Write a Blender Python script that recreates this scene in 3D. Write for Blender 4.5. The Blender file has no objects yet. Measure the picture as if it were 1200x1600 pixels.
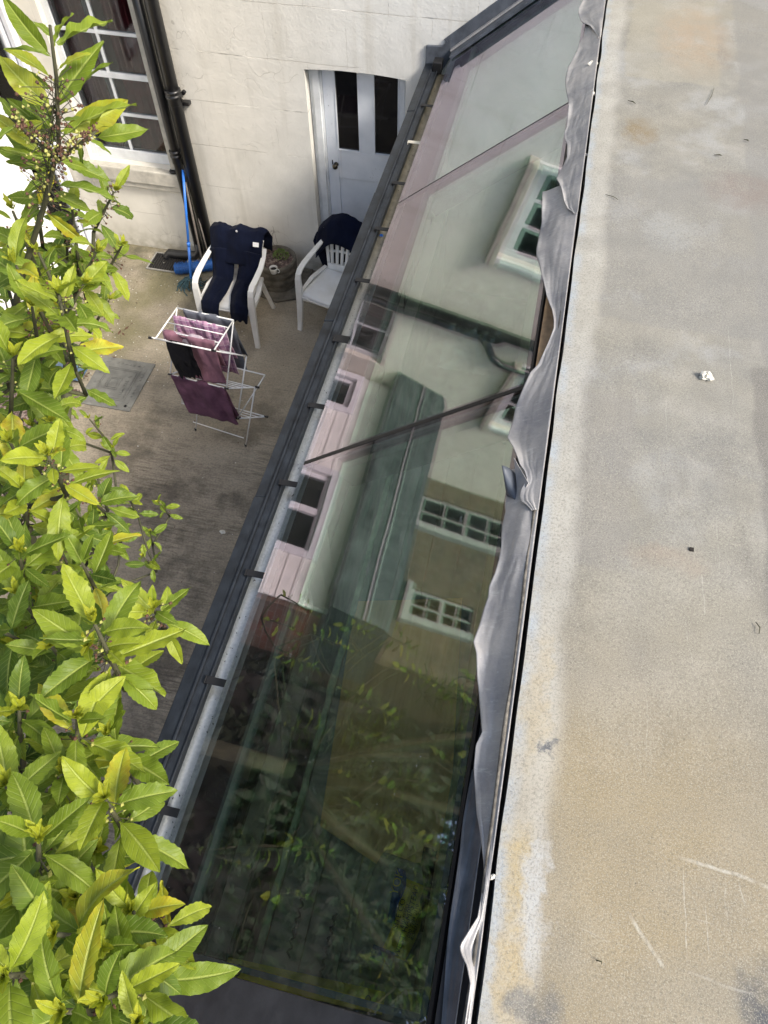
import bpy, bmesh, math, random
import numpy as np
from mathutils import Vector, Matrix, noise

S = bpy.context.scene
COL = S.collection
R = math.radians
PI = math.pi

# ------------------------------------------------------------------ camera, world, sun, exposure
RM = np.array([[0.97542973, 0.18011532, -0.12686731],
               [0.22025251, -0.81049682, 0.54275569],
               [-0.00506694, -0.55736288, -0.83025354]])
FOC = 1147.0
EYE = np.array([0.0, 0.0, 5.0])
cam_d = bpy.data.cameras.new('camera')
cam_d.sensor_fit = 'HORIZONTAL'
cam_d.sensor_width = 36.0
cam_d.lens = 36.0 * FOC / 1200.0
cam_d.clip_start = 0.02
cam_d.clip_end = 500
cam = bpy.data.objects.new('camera', cam_d)
COL.objects.link(cam)
cam.matrix_world = Matrix(((RM[0][0], -RM[0][1], -RM[0][2], 0),
                           (RM[1][0], -RM[1][1], -RM[1][2], 0),
                           (RM[2][0], -RM[2][1], -RM[2][2], 5.0),
                           (0, 0, 0, 1)))
S.camera = cam
S.render.resolution_x = 768
S.render.resolution_y = 1024

SUN = Vector((0.88, -0.34, 0.88)).normalized()
W = bpy.data.worlds.new('World'); S.world = W; W.use_nodes = True
wn = W.node_tree.nodes; wl = W.node_tree.links
sky = wn.new('ShaderNodeTexSky'); sky.sky_type = 'NISHITA'; sky.sun_disc = False
sky.sun_elevation = math.asin(SUN.z); sky.sun_rotation = math.atan2(SUN.x, SUN.y)
sky.dust_density = 4.0; sky.air_density = 1.3
wl.new(sky.outputs[0], wn['Background'].inputs[0]); wn['Background'].inputs[1].default_value = 0.15
sd = bpy.data.lights.new('sun', 'SUN'); sd.energy = 2.6; sd.angle = R(13); sd.color = (1.0, 0.95, 0.87)
so = bpy.data.objects.new('sun', sd); COL.objects.link(so)
so.rotation_euler = SUN.to_track_quat('Z', 'Y').to_euler()
S.view_settings.view_transform = 'Standard'; S.view_settings.look = 'None'
S.view_settings.exposure = 0.82; S.view_settings.gamma = 1.0
S.render.engine = 'CYCLES'
S.cycles.max_bounces = 10; S.cycles.transparent_max_bounces = 24

# ------------------------------------------------------------------ measuring: image point -> place in the yard
def ray(x, y):
    v = RM @ np.array([x - 600.0, y - 800.0, FOC]); return v / np.linalg.norm(v)
def atz(p, z=0.0):
    r = ray(*p); return Vector(EYE + r * (z - 5.0) / r[2])
def aty(p, y=6.1):
    r = ray(*p); return Vector(EYE + r * y / r[1])
def atd(p, d):
    r = ray(*p); return Vector(EYE + r * d)
TH = R(38.0)
GP0 = np.array([-0.928, 6.1, 2.187]); GN = np.array([-math.sin(TH), 0, math.cos(TH)])
def atg(p, off=0.0):
    r = ray(*p); t = ((GP0 + GN * off - EYE) @ GN) / (r @ GN); return Vector(EYE + r * t)
def gz(x): return 2.187 + (x + 0.928) * math.tan(TH)      # height of the glass slope

# ------------------------------------------------------------------ builders
class MB:
    def __init__(s): s.v = []; s.f = []
    def add(s, vs, fs):
        o = len(s.v); s.v += [tuple(v) for v in vs]; s.f += [tuple(i + o for i in f) for f in fs]; return s
    def box(s, x0, x1, y0, y1, z0, z1):
        return s.add([(x0,y0,z0),(x1,y0,z0),(x1,y1,z0),(x0,y1,z0),(x0,y0,z1),(x1,y0,z1),(x1,y1,z1),(x0,y1,z1)],
                     [(0,3,2,1),(4,5,6,7),(0,1,5,4),(1,2,6,5),(2,3,7,6),(3,0,4,7)])
    def prism(s, pts, axis, a, b):
        # pts 2d outline; axis 'x','y','z' is extrusion
        def mk(p, t):
            return {'x': (t, p[0], p[1]), 'y': (p[0], t, p[1]), 'z': (p[0], p[1], t)}[axis]
        n = len(pts)
        vs = [mk(p, a) for p in pts] + [mk(p, b) for p in pts]
        fs = [tuple(range(n))[::-1], tuple(range(n, 2*n))] + [(i, (i+1) % n, (i+1) % n + n, i + n) for i in range(n)]
        return s.add(vs, fs)
    def tube(s, pts, r, n=10, cap=True):
        pts = [Vector(p) for p in pts]; k = len(pts)
        rs = r if isinstance(r, (list, tuple)) else [r] * k
        vs = []; fs = []
        t0 = (pts[1] - pts[0]).normalized()
        u = t0.orthogonal().normalized()
        for i, p in enumerate(pts):
            t = (pts[min(i+1, k-1)] - pts[max(i-1, 0)]).normalized()
            u = (u - t * u.dot(t)).normalized(); w = t.cross(u)
            for j in range(n):
                a = 2 * PI * j / n
                vs.append(p + (u * math.cos(a) + w * math.sin(a)) * rs[i])
        for i in range(k - 1):
            for j in range(n):
                fs.append((i*n+j, i*n+(j+1) % n, (i+1)*n+(j+1) % n, (i+1)*n+j))
        if cap: fs += [tuple(range(n))[::-1], tuple(range((k-1)*n, k*n))]
        return s.add(vs, fs)
    def sweep(s, pts, ws, hs, up=(0, 0, 1)):
        # rectangular section swept along pts: ws across, hs along "up"
        pts = [Vector(p) for p in pts]; k = len(pts); vs = []; fs = []
        for i, p in enumerate(pts):
            t = (pts[min(i+1, k-1)] - pts[max(i-1, 0)]).normalized()
            U = Vector(up[i]) if isinstance(up[0], (list, tuple, Vector)) else Vector(up)
            w = t.cross(U).normalized(); u = w.cross(t).normalized()
            a, b = w * ws[i] / 2, u * hs[i] / 2
            vs += [p - a - b, p + a - b, p + a + b, p - a + b]
        for i in range(k - 1):
            for j in range(4): fs.append((i*4+j, i*4+(j+1) % 4, (i+1)*4+(j+1) % 4, (i+1)*4+j))
        fs += [(3, 2, 1, 0), tuple(range((k-1)*4, k*4))]
        return s.add(vs, fs)
    def lathe(s, prof, c=(0, 0, 0), n=24):
        vs = []; fs = []; k = len(prof)
        for r_, z in prof:
            for j in range(n):
                a = 2*PI*j/n; vs.append((c[0]+r_*math.cos(a), c[1]+r_*math.sin(a), c[2]+z))
        for i in range(k-1):
            for j in range(n): fs.append((i*n+j, i*n+(j+1) % n, (i+1)*n+(j+1) % n, (i+1)*n+j))
        fs += [tuple(range(n))[::-1], tuple(range((k-1)*n, k*n))]
        return s.add(vs, fs)
    def grid(s, fn, nu, nv):
        vs = [fn(i/nu, j/nv) for j in range(nv+1) for i in range(nu+1)]
        fs = [(j*(nu+1)+i, j*(nu+1)+i+1, (j+1)*(nu+1)+i+1, (j+1)*(nu+1)+i) for j in range(nv) for i in range(nu)]
        return s.add(vs, fs)
    def build(s, name, m, parent=None, smooth=False, bevel=0.0, solid=0.0, sub=0):
        me = bpy.data.meshes.new(name); me.from_pydata(s.v, [], s.f); me.validate(); me.update()
        bm = bmesh.new(); bm.from_mesh(me)
        bmesh.ops.recalc_face_normals(bm, faces=bm.faces); bm.to_mesh(me); bm.free()
        o = bpy.data.objects.new(name, me); COL.objects.link(o)
        if m: me.materials.append(m)
        if smooth:
            for p in me.polygons: p.use_smooth = True
        if parent:
            o.parent = parent
            o.location = -Vector(parent.location) if not parent.get('_local') else (0, 0, 0)
        if solid:
            q = o.modifiers.new('thickness', 'SOLIDIFY'); q.thickness = solid; q.offset = 0
        if bevel:
            q = o.modifiers.new('bevel', 'BEVEL'); q.width = bevel; q.segments = 2; q.limit_method = 'ANGLE'
        if sub:
            q = o.modifiers.new('sub', 'SUBSURF'); q.levels = sub; q.render_levels = sub
        return o
def tag(o, label=None, cat=None, group=None, kind=None):
    if label: o['label'] = label
    if cat: o['category'] = cat
    if group: o['group'] = group
    if kind: o['kind'] = kind
    return o
def thing(name, label, cat, loc=(0, 0, 0), group=None, local=False):
    o = bpy.data.objects.new(name, None); COL.objects.link(o); o.location = loc
    o.empty_display_size = 0.1
    if local: o['_local'] = 1
    return tag(o, label, cat, group)
def sub(name, mb, m, part, **k):      # a sub-part, built in the same coordinates as its part
    o = mb.build(name, m, None, **k); o.parent = part; return o
def arr(f, *a): return [f(*x) for x in a]

# ------------------------------------------------------------------ materials
class NT:
    def __init__(s, name):
        s.m = bpy.data.materials.new(name); s.m.use_nodes = True
        s.t = s.m.node_tree; s.n = s.t.nodes; s.b = s.n['Principled BSDF']; s.out = s.n['Material Output']
        s._co = None
    def N(s, t, **k):
        x = s.n.new('ShaderNode' + t)
        for a, b in k.items(): setattr(x, a, b)
        return x
    def L(s, a, b): s.t.links.new(a, b)
    def co(s, kind='Position'):
        g = s.N('NewGeometry') if kind == 'Position' else s.N('TexCoord')
        return g.outputs['Position'] if kind == 'Position' else g.outputs[kind]
    def map(s, v, sc=(1, 1, 1), lo=(0, 0, 0), rot=(0, 0, 0)):
        m = s.N('Mapping'); s.L(v, m.inputs[0]); m.inputs[1].default_value = lo; m.inputs[2].default_value = rot; m.inputs[3].default_value = sc
        return m.outputs[0]
    def noise(s, v, sc, det=4, rough=0.55, dist=0):
        x = s.N('TexNoise'); s.L(v, x.inputs['Vector']); x.inputs['Scale'].default_value = sc
        x.inputs['Detail'].default_value = det; x.inputs['Roughness'].default_value = rough; x.inputs['Distortion'].default_value = dist
        return x.outputs['Fac']
    def ramp(s, f, *st):
        r = s.N('ValToRGB'); s.L(f, r.inputs[0]); e = r.color_ramp.elements
        while len(e) < len(st): e.new(0.5)
        for i, (p, c) in enumerate(st):
            e[i].position = p; e[i].color = (c, c, c, 1) if isinstance(c, (int, float)) else (*c, 1)
        return r.outputs[0]
    def val(s, x):
        v = s.N('Value'); v.outputs[0].default_value = x; return v.outputs[0]
    def math(s, op, a, b=None, c=None, clamp=False):
        m = s.N('Math', operation=op, use_clamp=clamp)
        for i, x in enumerate((a, b, c)):
            if x is None: continue
            if isinstance(x, (int, float)): m.inputs[i].default_value = x
            else: s.L(x, m.inputs[i])
        return m.outputs[0]
    def mix(s, f, a, b, mode='MIX'):
        m = s.N('Mix', data_type='RGBA', blend_type=mode)
        for i, x in ((0, f), (6, a), (7, b)):
            if isinstance(x, (int, float)): m.inputs[i].default_value = x
            elif isinstance(x, tuple): m.inputs[i].default_value = (*x, 1)
            else: s.L(x, m.inputs[i])
        return m.outputs[2]
    def xyz(s, v):
        x = s.N('SeparateXYZ'); s.L(v, x.inputs[0]); return x.outputs
    def bump(s, h, st=0.3, d=0.01):
        b = s.N('Bump'); s.L(h, b.inputs['Height']); b.inputs['Strength'].default_value = st; b.inputs['Distance'].default_value = d
        s.L(b.outputs[0], s.b.inputs['Normal']); return b
    def col(s, c):
        if isinstance(c, tuple): s.b.inputs['Base Color'].default_value = (*c, 1)
        else: s.L(c, s.b.inputs['Base Color'])
        return s
    def set(s, rough=0.5, metal=0.0, spec=0.5):
        s.b.inputs['Roughness'].default_value = rough; s.b.inputs['Metallic'].default_value = metal
        s.b.inputs['Specular IOR Level'].default_value = spec; return s
    def smask(s, v, lo, hi):      # smoothstep-ish map range
        m = s.N('MapRange', interpolation_type='SMOOTHSTEP'); s.L(v, m.inputs[0])
        m.inputs[1].default_value = lo; m.inputs[2].default_value = hi; return m.outputs[0]

def plain(name, c, rough=0.5, metal=0.0, var=0.12, sc=12, bump=0.0, bsc=60, spec=0.5, c2=None):
    t = NT(name); p = t.co()
    n = t.noise(p, sc, 5)
    d = c2 if c2 else tuple(x * (1 - 2.2 * var) for x in c)
    t.col(t.ramp(n, (0.3, d), (0.68, c))); t.set(rough, metal, spec)
    if bump: t.bump(t.noise(p, bsc, 4), bump, 0.004)
    return t.m

M = {}
def mats():
    # painted render, lined out as blocks
    t = NT('painted_render'); p = t.co(); x, y, z = t.xyz(p)
    big = t.noise(p, 0.8, 5); med = t.noise(p, 6, 6, 0.6); fine = t.noise(p, 55, 4)
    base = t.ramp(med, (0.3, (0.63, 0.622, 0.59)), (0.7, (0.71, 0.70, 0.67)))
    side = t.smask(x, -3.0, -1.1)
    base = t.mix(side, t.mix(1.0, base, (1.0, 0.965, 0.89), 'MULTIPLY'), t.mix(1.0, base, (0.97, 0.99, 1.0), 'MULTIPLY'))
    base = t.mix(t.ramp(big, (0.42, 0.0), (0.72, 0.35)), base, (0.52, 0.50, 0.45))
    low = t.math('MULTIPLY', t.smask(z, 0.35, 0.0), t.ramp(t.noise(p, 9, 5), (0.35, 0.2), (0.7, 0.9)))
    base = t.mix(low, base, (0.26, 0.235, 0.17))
    streak = t.noise(t.map(p, (9, 9, 0.7)), 1.0, 5)
    base = t.mix(t.ramp(streak, (0.56, 0.0), (0.76, 0.38)), base, (0.40, 0.37, 0.30))
    wob = t.math('MULTIPLY', t.math('SUBTRACT', t.noise(p, 3, 3), 0.5), 0.02)
    zz = t.math('ADD', z, wob)
    fr = t.math('FRACT', t.math('DIVIDE', t.math('ADD', zz, -0.01), 0.41))
    ln = t.math('LESS_THAN', t.math('ABSOLUTE', t.math('SUBTRACT', fr, 0.0)), 0.018)
    brk = t.ramp(t.noise(t.map(p, (1.3, 1, 4)), 1.6, 3), (0.44, 0.0), (0.54, 1.0))
    lnm = t.math('MULTIPLY', ln, brk)
    base = t.mix(t.math('MULTIPLY', lnm, 0.35), base, (0.30, 0.27, 0.22))
    row = t.math('FLOOR', t.math('DIVIDE', zz, 0.41))
    xf = t.math('FRACT', t.math('ADD', t.math('DIVIDE', t.math('ADD', x, wob), 0.68), t.math('MULTIPLY', row, 0.5)))
    vl = t.math('MULTIPLY', t.math('LESS_THAN', xf, 0.008), brk)
    base = t.mix(t.math('MULTIPLY', vl, 0.25), base, (0.32, 0.29, 0.24))
    # hairline cracks
    vo = t.N('TexVoronoi', feature='DISTANCE_TO_EDGE'); t.L(t.map(p, (1.0, 1.0, 0.8)), vo.inputs['Vector']); vo.inputs['Scale'].default_value = 1.3
    pv = t.N('VectorMath', operation='ADD'); nt = t.N('TexNoise'); t.L(p, nt.inputs['Vector']); nt.inputs['Scale'].default_value = 3
    t.L(p, pv.inputs[0]); t.L(nt.outputs['Color'], pv.inputs[1]); t.L(pv.outputs[0], vo.inputs['Vector'])
    cr = t.math('MULTIPLY', t.math('LESS_THAN', vo.outputs[0], 0.004), t.ramp(t.noise(p, 1.1, 2), (0.5, 0.0), (0.56, 1.0)))
    base = t.mix(t.math('MULTIPLY', cr, 0.4), base, (0.28, 0.25, 0.2))
    t.col(base); t.set(0.75)
    h = t.math('ADD', t.math('MULTIPLY', med, 0.8), t.math('MULTIPLY', fine, 0.28))
    h = t.math('SUBTRACT', h, t.math('MULTIPLY', t.math('MAXIMUM', lnm, t.math('MAXIMUM', vl, cr)), 1.0))
    t.bump(h, 0.55, 0.012); M['render'] = t.m
    # yard concrete
    t = NT('yard_concrete'); p = t.co(); x, y, z = t.xyz(p)
    m1 = t.noise(p, 1.1, 6, 0.6); fine = t.noise(p, 60, 5, 0.7); brush = t.noise(t.map(p, (3.0, 30, 1)), 1.7, 7, 0.78, 0.7)
    c = t.ramp(m1, (0.3, (0.27, 0.23, 0.17)), (0.7, (0.42, 0.365, 0.275)))
    dk = t.ramp(t.noise(p, 2.1, 7, 0.7), (0.48, 0.0), (0.62, 0.95))
    near = t.smask(y, 4.9, 2.8)
    c = t.mix(t.math('MULTIPLY', dk, t.math('ADD', t.math('MULTIPLY', near, 0.35), 0.35)), c, (0.045, 0.038, 0.028))
    br = t.math('MULTIPLY', t.ramp(brush, (0.44, 0.0), (0.60, 0.95)), t.math('ADD', 0.2, t.math('MULTIPLY', near, 0.55)))
    c = t.mix(t.math('MULTIPLY', br, t.ramp(t.noise(p, 2.3, 5), (0.35, 0.15), (0.65, 0.95))), c, (0.05, 0.042, 0.03))
    moss = t.math('MULTIPLY', t.smask(x, -2.7, -3.7), t.ramp(t.noise(p, 1.7, 5), (0.35, 0.0), (0.6, 1.0)))
    moss = t.math('MULTIPLY', moss, t.smask(y, 3.9, 4.8))
    c = t.mix(t.math('MULTIPLY', moss, 0.75), c, (0.125, 0.115, 0.045))
    wall_dark = t.math('MULTIPLY', t.smask(y, 5.25, 6.05), t.ramp(t.noise(p, 5, 6), (0.4, 0.1), (0.6, 0.9)))  # concrete gets darker towards the house wall
    c = t.mix(t.math('MULTIPLY', wall_dark, 0.7), c, (0.05, 0.047, 0.03))
    c = t.mix(t.ramp(fine, (0.3, 0.45), (0.55, 0.0)), c, (0.03, 0.026, 0.02))
    vo = t.N('TexVoronoi'); t.L(p, vo.inputs['Vector']); vo.inputs['Scale'].default_value = 17
    sp = t.math('LESS_THAN', vo.outputs['Distance'], 0.05)
    sp = t.math('MULTIPLY', sp, t.ramp(t.noise(p, 3.5, 3), (0.5, 0), (0.6, 1)))
    c = t.mix(sp, c, (0.42, 0.38, 0.30))
    t.col(c); t.set(0.85)
    t.bump(t.math('ADD', t.math('MULTIPLY', fine, 0.9), t.math('MULTIPLY', brush, 1.0)), 0.8, 0.008); M['yard'] = t.m
    # soil
    t = NT('soil_chips'); p = t.co()
    vo = t.N('TexVoronoi'); t.L(p, vo.inputs['Vector']); vo.inputs['Scale'].default_value = 45
    c = t.ramp(t.xyz(vo.outputs['Color'])[0], (0.1, (0.05, 0.035, 0.03)), (0.55, (0.12, 0.08, 0.07)), (0.95, (0.24, 0.19, 0.16)))
    t.col(c); t.set(0.9); t.bump(vo.outputs['Distance'], 1.0, 0.02); M['soil'] = t.m
    # window / door paint
    M['white_paint'] = plain('white_gloss_paint', (0.70, 0.72, 0.73), 0.4, var=0.10, sc=9, bump=0.25, bsc=40)
    t = NT('door_paint'); p = t.co(); x, y, z = t.xyz(p)
    c = t.ramp(t.noise(p, 4, 6), (0.3, (0.58, 0.62, 0.67)), (0.7, (0.73, 0.76, 0.80)))
    c = t.mix(t.ramp(t.noise(t.map(p, (18, 18, 1.3)), 1, 4), (0.62, 0), (0.74, 0.35)), c, (0.42, 0.42, 0.40))
    c = t.mix(t.math('MULTIPLY', t.ramp(t.noise(p, 75, 2), (0.70, 0), (0.73, 1)), t.ramp(t.noise(p, 3, 2), (0.5, 0), (0.6, 1))), c, (0.12, 0.10, 0.09))
    t.col(c); t.set(0.38); t.bump(t.noise(p, 30, 4), 0.25, 0.004); M['door'] = t.m
    M['upvc'] = plain('white_upvc', (0.74, 0.75, 0.79), 0.3, var=0.05, sc=5)
    M['sill'] = plain('painted_stone_sill', (0.52, 0.49, 0.42), 0.7, var=0.14, sc=14, bump=0.4, bsc=50)
    # dark panes
    t = NT('dark_pane'); t.col((0.006, 0.006, 0.007)); t.set(0.04, 0, 0.6); p = t.co()
    M['dark_pane'] = t.m
    t = NT('clear_pane')
    tr = t.N('BsdfTransparent'); tr.inputs[0].default_value = (0.8, 0.82, 0.83, 1); gl = t.N('BsdfGlossy'); gl.inputs['Roughness'].default_value = 0.02
    mx = t.N('MixShader'); fr = t.N('Fresnel'); fr.inputs[0].default_value = 1.33
    t.L(t.math('ADD', fr.outputs[0], 0.0), mx.inputs[0]); t.L(tr.outputs[0], mx.inputs[1]); t.L(gl.outputs[0], mx.inputs[2]); t.L(mx.outputs[0], t.out.inputs[0])
    M['clear'] = t.m
    # roof glass
    def roofglass(name, gcol, tcol, base, dirt):
        t = NT(name); p = t.co()
        tr = t.N('BsdfTransparent'); tr.inputs[0].default_value = (*tcol, 1)
        gl = t.N('BsdfGlossy'); gl.inputs['Color'].default_value = (*gcol, 1); gl.inputs['Roughness'].default_value = 0.02
        geo = t.N('NewGeometry'); fr = t.N('Fresnel'); fr.inputs[0].default_value = 1.5
        f = t.math('ADD', t.math('MULTIPLY', fr.outputs[0], 1.3), base, clamp=True)
        f = t.math('MULTIPLY', f, t.math('SUBTRACT', 1.0, geo.outputs['Backfacing']))
        bp = t.N('Bump'); bp.inputs['Strength'].default_value = 0.045; bp.inputs['Distance'].default_value = 0.02
        t.L(t.noise(t.map(p, (1.0, 0.8, 1)), 1.7, 2), bp.inputs['Height'])
        t.L(bp.outputs[0], gl.inputs['Normal'])
        mx = t.N('MixShader'); t.L(f, mx.inputs[0]); t.L(tr.outputs[0], mx.inputs[1]); t.L(gl.outputs[0], mx.inputs[2])
        res = mx.outputs[0]
        if dirt:
            df = t.N('BsdfDiffuse'); df.inputs[0].default_value = (0.55, 0.56, 0.56, 1)
            pr = t.map(p, (1, 1, 1), rot=(0, R(38), 0))
            st = t.noise(t.map(pr, (2.2, 16, 1)), 1.5, 6, 0.7)
            sm = t.noise(p, 1.6, 6, 0.65, 1.5)
            vo = t.N('TexVoronoi'); t.L(p, vo.inputs['Vector']); vo.inputs['Scale'].default_value = 26
            sp = t.math('MULTIPLY', t.math('LESS_THAN', vo.outputs['Distance'], 0.045), t.ramp(t.noise(p, 4, 3), (0.52, 0), (0.6, 0.5)))
            vc = t.N('TexNoise'); t.L(t.map(pr, (30, 3, 3), rot=(0, 0, 0.5)), vc.inputs['Vector']); vc.inputs['Scale'].default_value = 3; vc.inputs['Detail'].default_value = 3
            sc_ = t.math('MULTIPLY', t.ramp(vc.outputs['Fac'], (0.70, 0), (0.74, 0.25)), t.ramp(t.noise(p, 2.2, 2), (0.52, 0), (0.62, 1)))
            d = t.math('ADD', t.math('ADD', t.ramp(st, (0.5, 0.0), (0.8, 0.022)), t.ramp(sm, (0.5, 0.001), (0.75, 0.016))), t.math('MAXIMUM', sp, sc_))
            m2 = t.N('MixShader'); t.L(d, m2.inputs[0]); t.L(res, m2.inputs[1]); t.L(df.outputs[0], m2.inputs[2]); res = m2.outputs[0]
        t.L(res, t.out.inputs[0]); return t.m
    M['glass_out'] = roofglass('coated_roof_glass', (0.97, 0.86, 0.98), (0.95, 0.98, 0.965), 0.14, True)
    M['glass_in'] = roofglass('tinted_inner_glass', (0.70, 1.0, 0.86), (0.92, 0.955, 0.905), 0.25, False)
    # lead
    t = NT('weathered_lead'); p = t.co()
    n1 = t.noise(p, 7, 6, 0.6); n2 = t.noise(t.map(p, (30, 4, 30)), 1.5, 5, 0.7); n3 = t.noise(p, 90, 3)
    c = t.ramp(n1, (0.28, (0.22, 0.225, 0.245)), (0.55, (0.36, 0.35, 0.345)), (0.8, (0.46, 0.44, 0.42)))
    c = t.mix(t.ramp(n2, (0.5, 0), (0.75, 0.5)), c, (0.36, 0.36, 0.37))
    vo = t.N('TexVoronoi'); t.L(p, vo.inputs['Vector']); vo.inputs['Scale'].default_value = 55
    c = t.mix(t.ramp(t.noise(t.map(p, (9, 38, 9), rot=(0, 0, 0.4)), 1.3, 6, 0.75), (0.56, 0), (0.68, 0.65)), c, (0.50, 0.50, 0.49))
    c = t.mix(t.math('MULTIPLY', t.math('LESS_THAN', vo.outputs['Distance'], 0.13), t.ramp(t.noise(p, 12, 3), (0.55, 0), (0.62, 0.8))), c, (0.5, 0.5, 0.5))
    t.col(c); t.set(0.46, 0.12)
    t.bump(t.math('ADD', t.noise(p, 14, 4), t.math('MULTIPLY', n3, 0.25)), 0.35, 0.01); M['lead'] = t.m
    M['lead_dark'] = plain('dark_lead', (0.10, 0.115, 0.14), 0.5, 0.1, var=0.22, sc=16, bump=0.4, bsc=35)
    M['verge'] = plain('sooty_lead', (0.075, 0.075, 0.08), 0.5, 0.2, var=0.22, sc=9, bump=0.4, bsc=25)
    M['coping'] = plain('powder_coated_metal', (0.026, 0.032, 0.041), 0.45, 0.2, var=0.3, sc=14, bump=0.3)
    M['black_plastic'] = plain('black_plastic_pipe', (0.012, 0.012, 0.013), 0.32, 0, var=0.1, bump=0.1, bsc=20)
    M['rubber'] = plain('sealant_and_gap_black', (0.006, 0.006, 0.007), 0.55)
    t = NT('gutter_metal'); p = t.co(); x, y, z = t.xyz(p)
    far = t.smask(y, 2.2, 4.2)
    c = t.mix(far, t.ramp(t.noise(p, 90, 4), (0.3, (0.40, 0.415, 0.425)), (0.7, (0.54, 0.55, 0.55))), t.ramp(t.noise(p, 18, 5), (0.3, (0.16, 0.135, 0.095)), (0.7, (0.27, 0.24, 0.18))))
    c = t.mix(t.ramp(t.noise(t.map(p, (20, 3, 5)), 2, 5), (0.55, 0), (0.7, 0.6)), c, (0.14, 0.13, 0.11))
    t.col(c); t.set(0.36, 0.35); t.bump(t.noise(p, 70, 4), 0.12, 0.002); M['gutter'] = t.m
    M['timber'] = plain('bare_timber', (0.36, 0.24, 0.13), 0.7, var=0.2, sc=20, bump=0.3)
    M['steel_grey'] = plain('grey_rafter', (0.06, 0.055, 0.07), 0.5, 0.3, var=0.15)
    # brick
    t = NT('stock_brick'); p = t.co(); x, y, z = t.xyz(p)
    cb = t.N('CombineXYZ'); t.L(y, cb.inputs[0]); t.L(z, cb.inputs[1])
    b = t.N('TexBrick'); t.L(cb.outputs[0], b.inputs['Vector']); b.inputs['Scale'].default_value = 1.0
    b.inputs['Brick Width'].default_value = 0.225; b.inputs['Row Height'].default_value = 0.075; b.inputs['Mortar Size'].default_value = 0.006
    b.inputs['Color1'].default_value = (0.085, 0.068, 0.033, 1); b.inputs['Color2'].default_value = (0.05, 0.042, 0.024, 1); b.inputs['Mortar'].default_value = (0.14, 0.135, 0.10, 1)
    c = t.mix(t.ramp(t.noise(p, 5, 5), (0.4, 0), (0.7, 0.5)), b.outputs['Color'], (0.14, 0.10, 0.07))
    t.col(c); t.set(0.85); t.bump(b.outputs['Fac'], -0.4, 0.01); M['brick'] = t.m
    t = NT('red_brick'); p = t.co(); x, y, z = t.xyz(p)
    cb = t.N('CombineXYZ'); t.L(t.math('ADD', x, y), cb.inputs[0]); t.L(z, cb.inputs[1])
    b = t.N('TexBrick'); t.L(cb.outputs[0], b.inputs['Vector']); b.inputs['Scale'].default_value = 1.0
    b.inputs['Brick Width'].default_value = 0.225; b.inputs['Row Height'].default_value = 0.075; b.inputs['Mortar Size'].default_value = 0.006
    b.inputs['Color1'].default_value = (0.20, 0.07, 0.05, 1); b.inputs['Color2'].default_value = (0.13, 0.09, 0.07, 1); b.inputs['Mortar'].default_value = (0.22, 0.2, 0.17, 1)
    t.col(b.outputs['Color']); t.set(0.85); t.bump(b.outputs['Fac'], -0.4, 0.01); M['red_brick'] = t.m
    M['board'] = plain('white_boarding', (0.86, 0.86, 0.83), 0.5, var=0.07, sc=5, bump=0.3, bsc=30)
    t = NT('dark_slate'); p = t.co()
    t.col(t.mix(t.ramp(t.noise(t.map(p, (14, 1.2, 14)), 1.5, 5, 0.7), (0.45, 0), (0.7, 0.8)), t.ramp(t.noise(p, 9, 5), (0.3, (0.012, 0.020, 0.020)), (0.7, (0.045, 0.062, 0.062))), (0.11, 0.135, 0.13))); t.set(0.7); t.bump(t.noise(p, 22, 4), 0.6, 0.01); M['slate'] = t.m
    M['plastic'] = plain('white_plastic', (0.72, 0.72, 0.70), 0.35, var=0.10, sc=7, bump=0.1, c2=(0.60, 0.59, 0.55))
    M['wire'] = plain('white_coated_wire', (0.80, 0.80, 0.78), 0.35, var=0.05)
    def cloth(name, c, var=0.2, rough=0.9):
        t = NT(name); p = t.co()
        cc = t.ramp(t.noise(p, 9, 5), (0.3, tuple(x * (1 - 2 * var) for x in c)), (0.7, c))
        t.col(cc); t.set(rough, 0, 0.08)
        t.b.inputs['Sheen Weight'].default_value = 0.03
        t.bump(t.math('ADD', t.noise(p, 16, 3), t.math('MULTIPLY', t.noise(p, 240, 2), 0.2)), 0.5, 0.012); return t.m
    M['navy'] = cloth('navy_cotton', (0.005, 0.0075, 0.020)); M['black_cloth'] = cloth('black_cotton', (0.004, 0.004, 0.006))
    M['navy2'] = cloth('dark_navy_fleece', (0.004, 0.007, 0.022))
    M['grey_cloth'] = cloth('grey_cotton', (0.16, 0.17, 0.20)); M['pink_cloth'] = cloth('pale_pink_cotton', (0.46, 0.38, 0.43), 0.12)
    M['purple'] = cloth('purple_towelling', (0.16, 0.075, 0.12), 0.25); M['mauve'] = cloth('mauve_jersey', (0.26, 0.13, 0.17), 0.15)
    t = NT('plaid_flannel'); uv = t.N('UVMap'); x, y, z = t.xyz(uv.outputs[0])
    def st(a, k, w): return t.math('LESS_THAN', t.math('FRACT', t.math('MULTIPLY', a, k)), w)
    c = t.mix(t.math('MULTIPLY', st(x, 9, 0.45), 0.55), (0.47, 0.28, 0.38), (0.22, 0.09, 0.20))
    c = t.mix(t.math('MULTIPLY', st(y, 11, 0.45), 0.5), c, (0.20, 0.08, 0.20))
    c = t.mix(t.math('MULTIPLY', st(x, 9, 0.07), 0.6), c, (0.65, 0.55, 0.6)); c = t.mix(t.math('MULTIPLY', st(y, 11, 0.07), 0.6), c, (0.62, 0.5, 0.58))
    t.col(c); t.set(0.9); t.bump(t.noise(t.co(), 20, 3), 0.5, 0.01); M['plaid'] = t.m
    # leaves
    t = NT('bay_leaf'); at = t.N('Attribute', attribute_name='tint'); at2 = t.N('Attribute', attribute_name='rib'); at3 = t.N('Attribute', attribute_name='sick')
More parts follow.
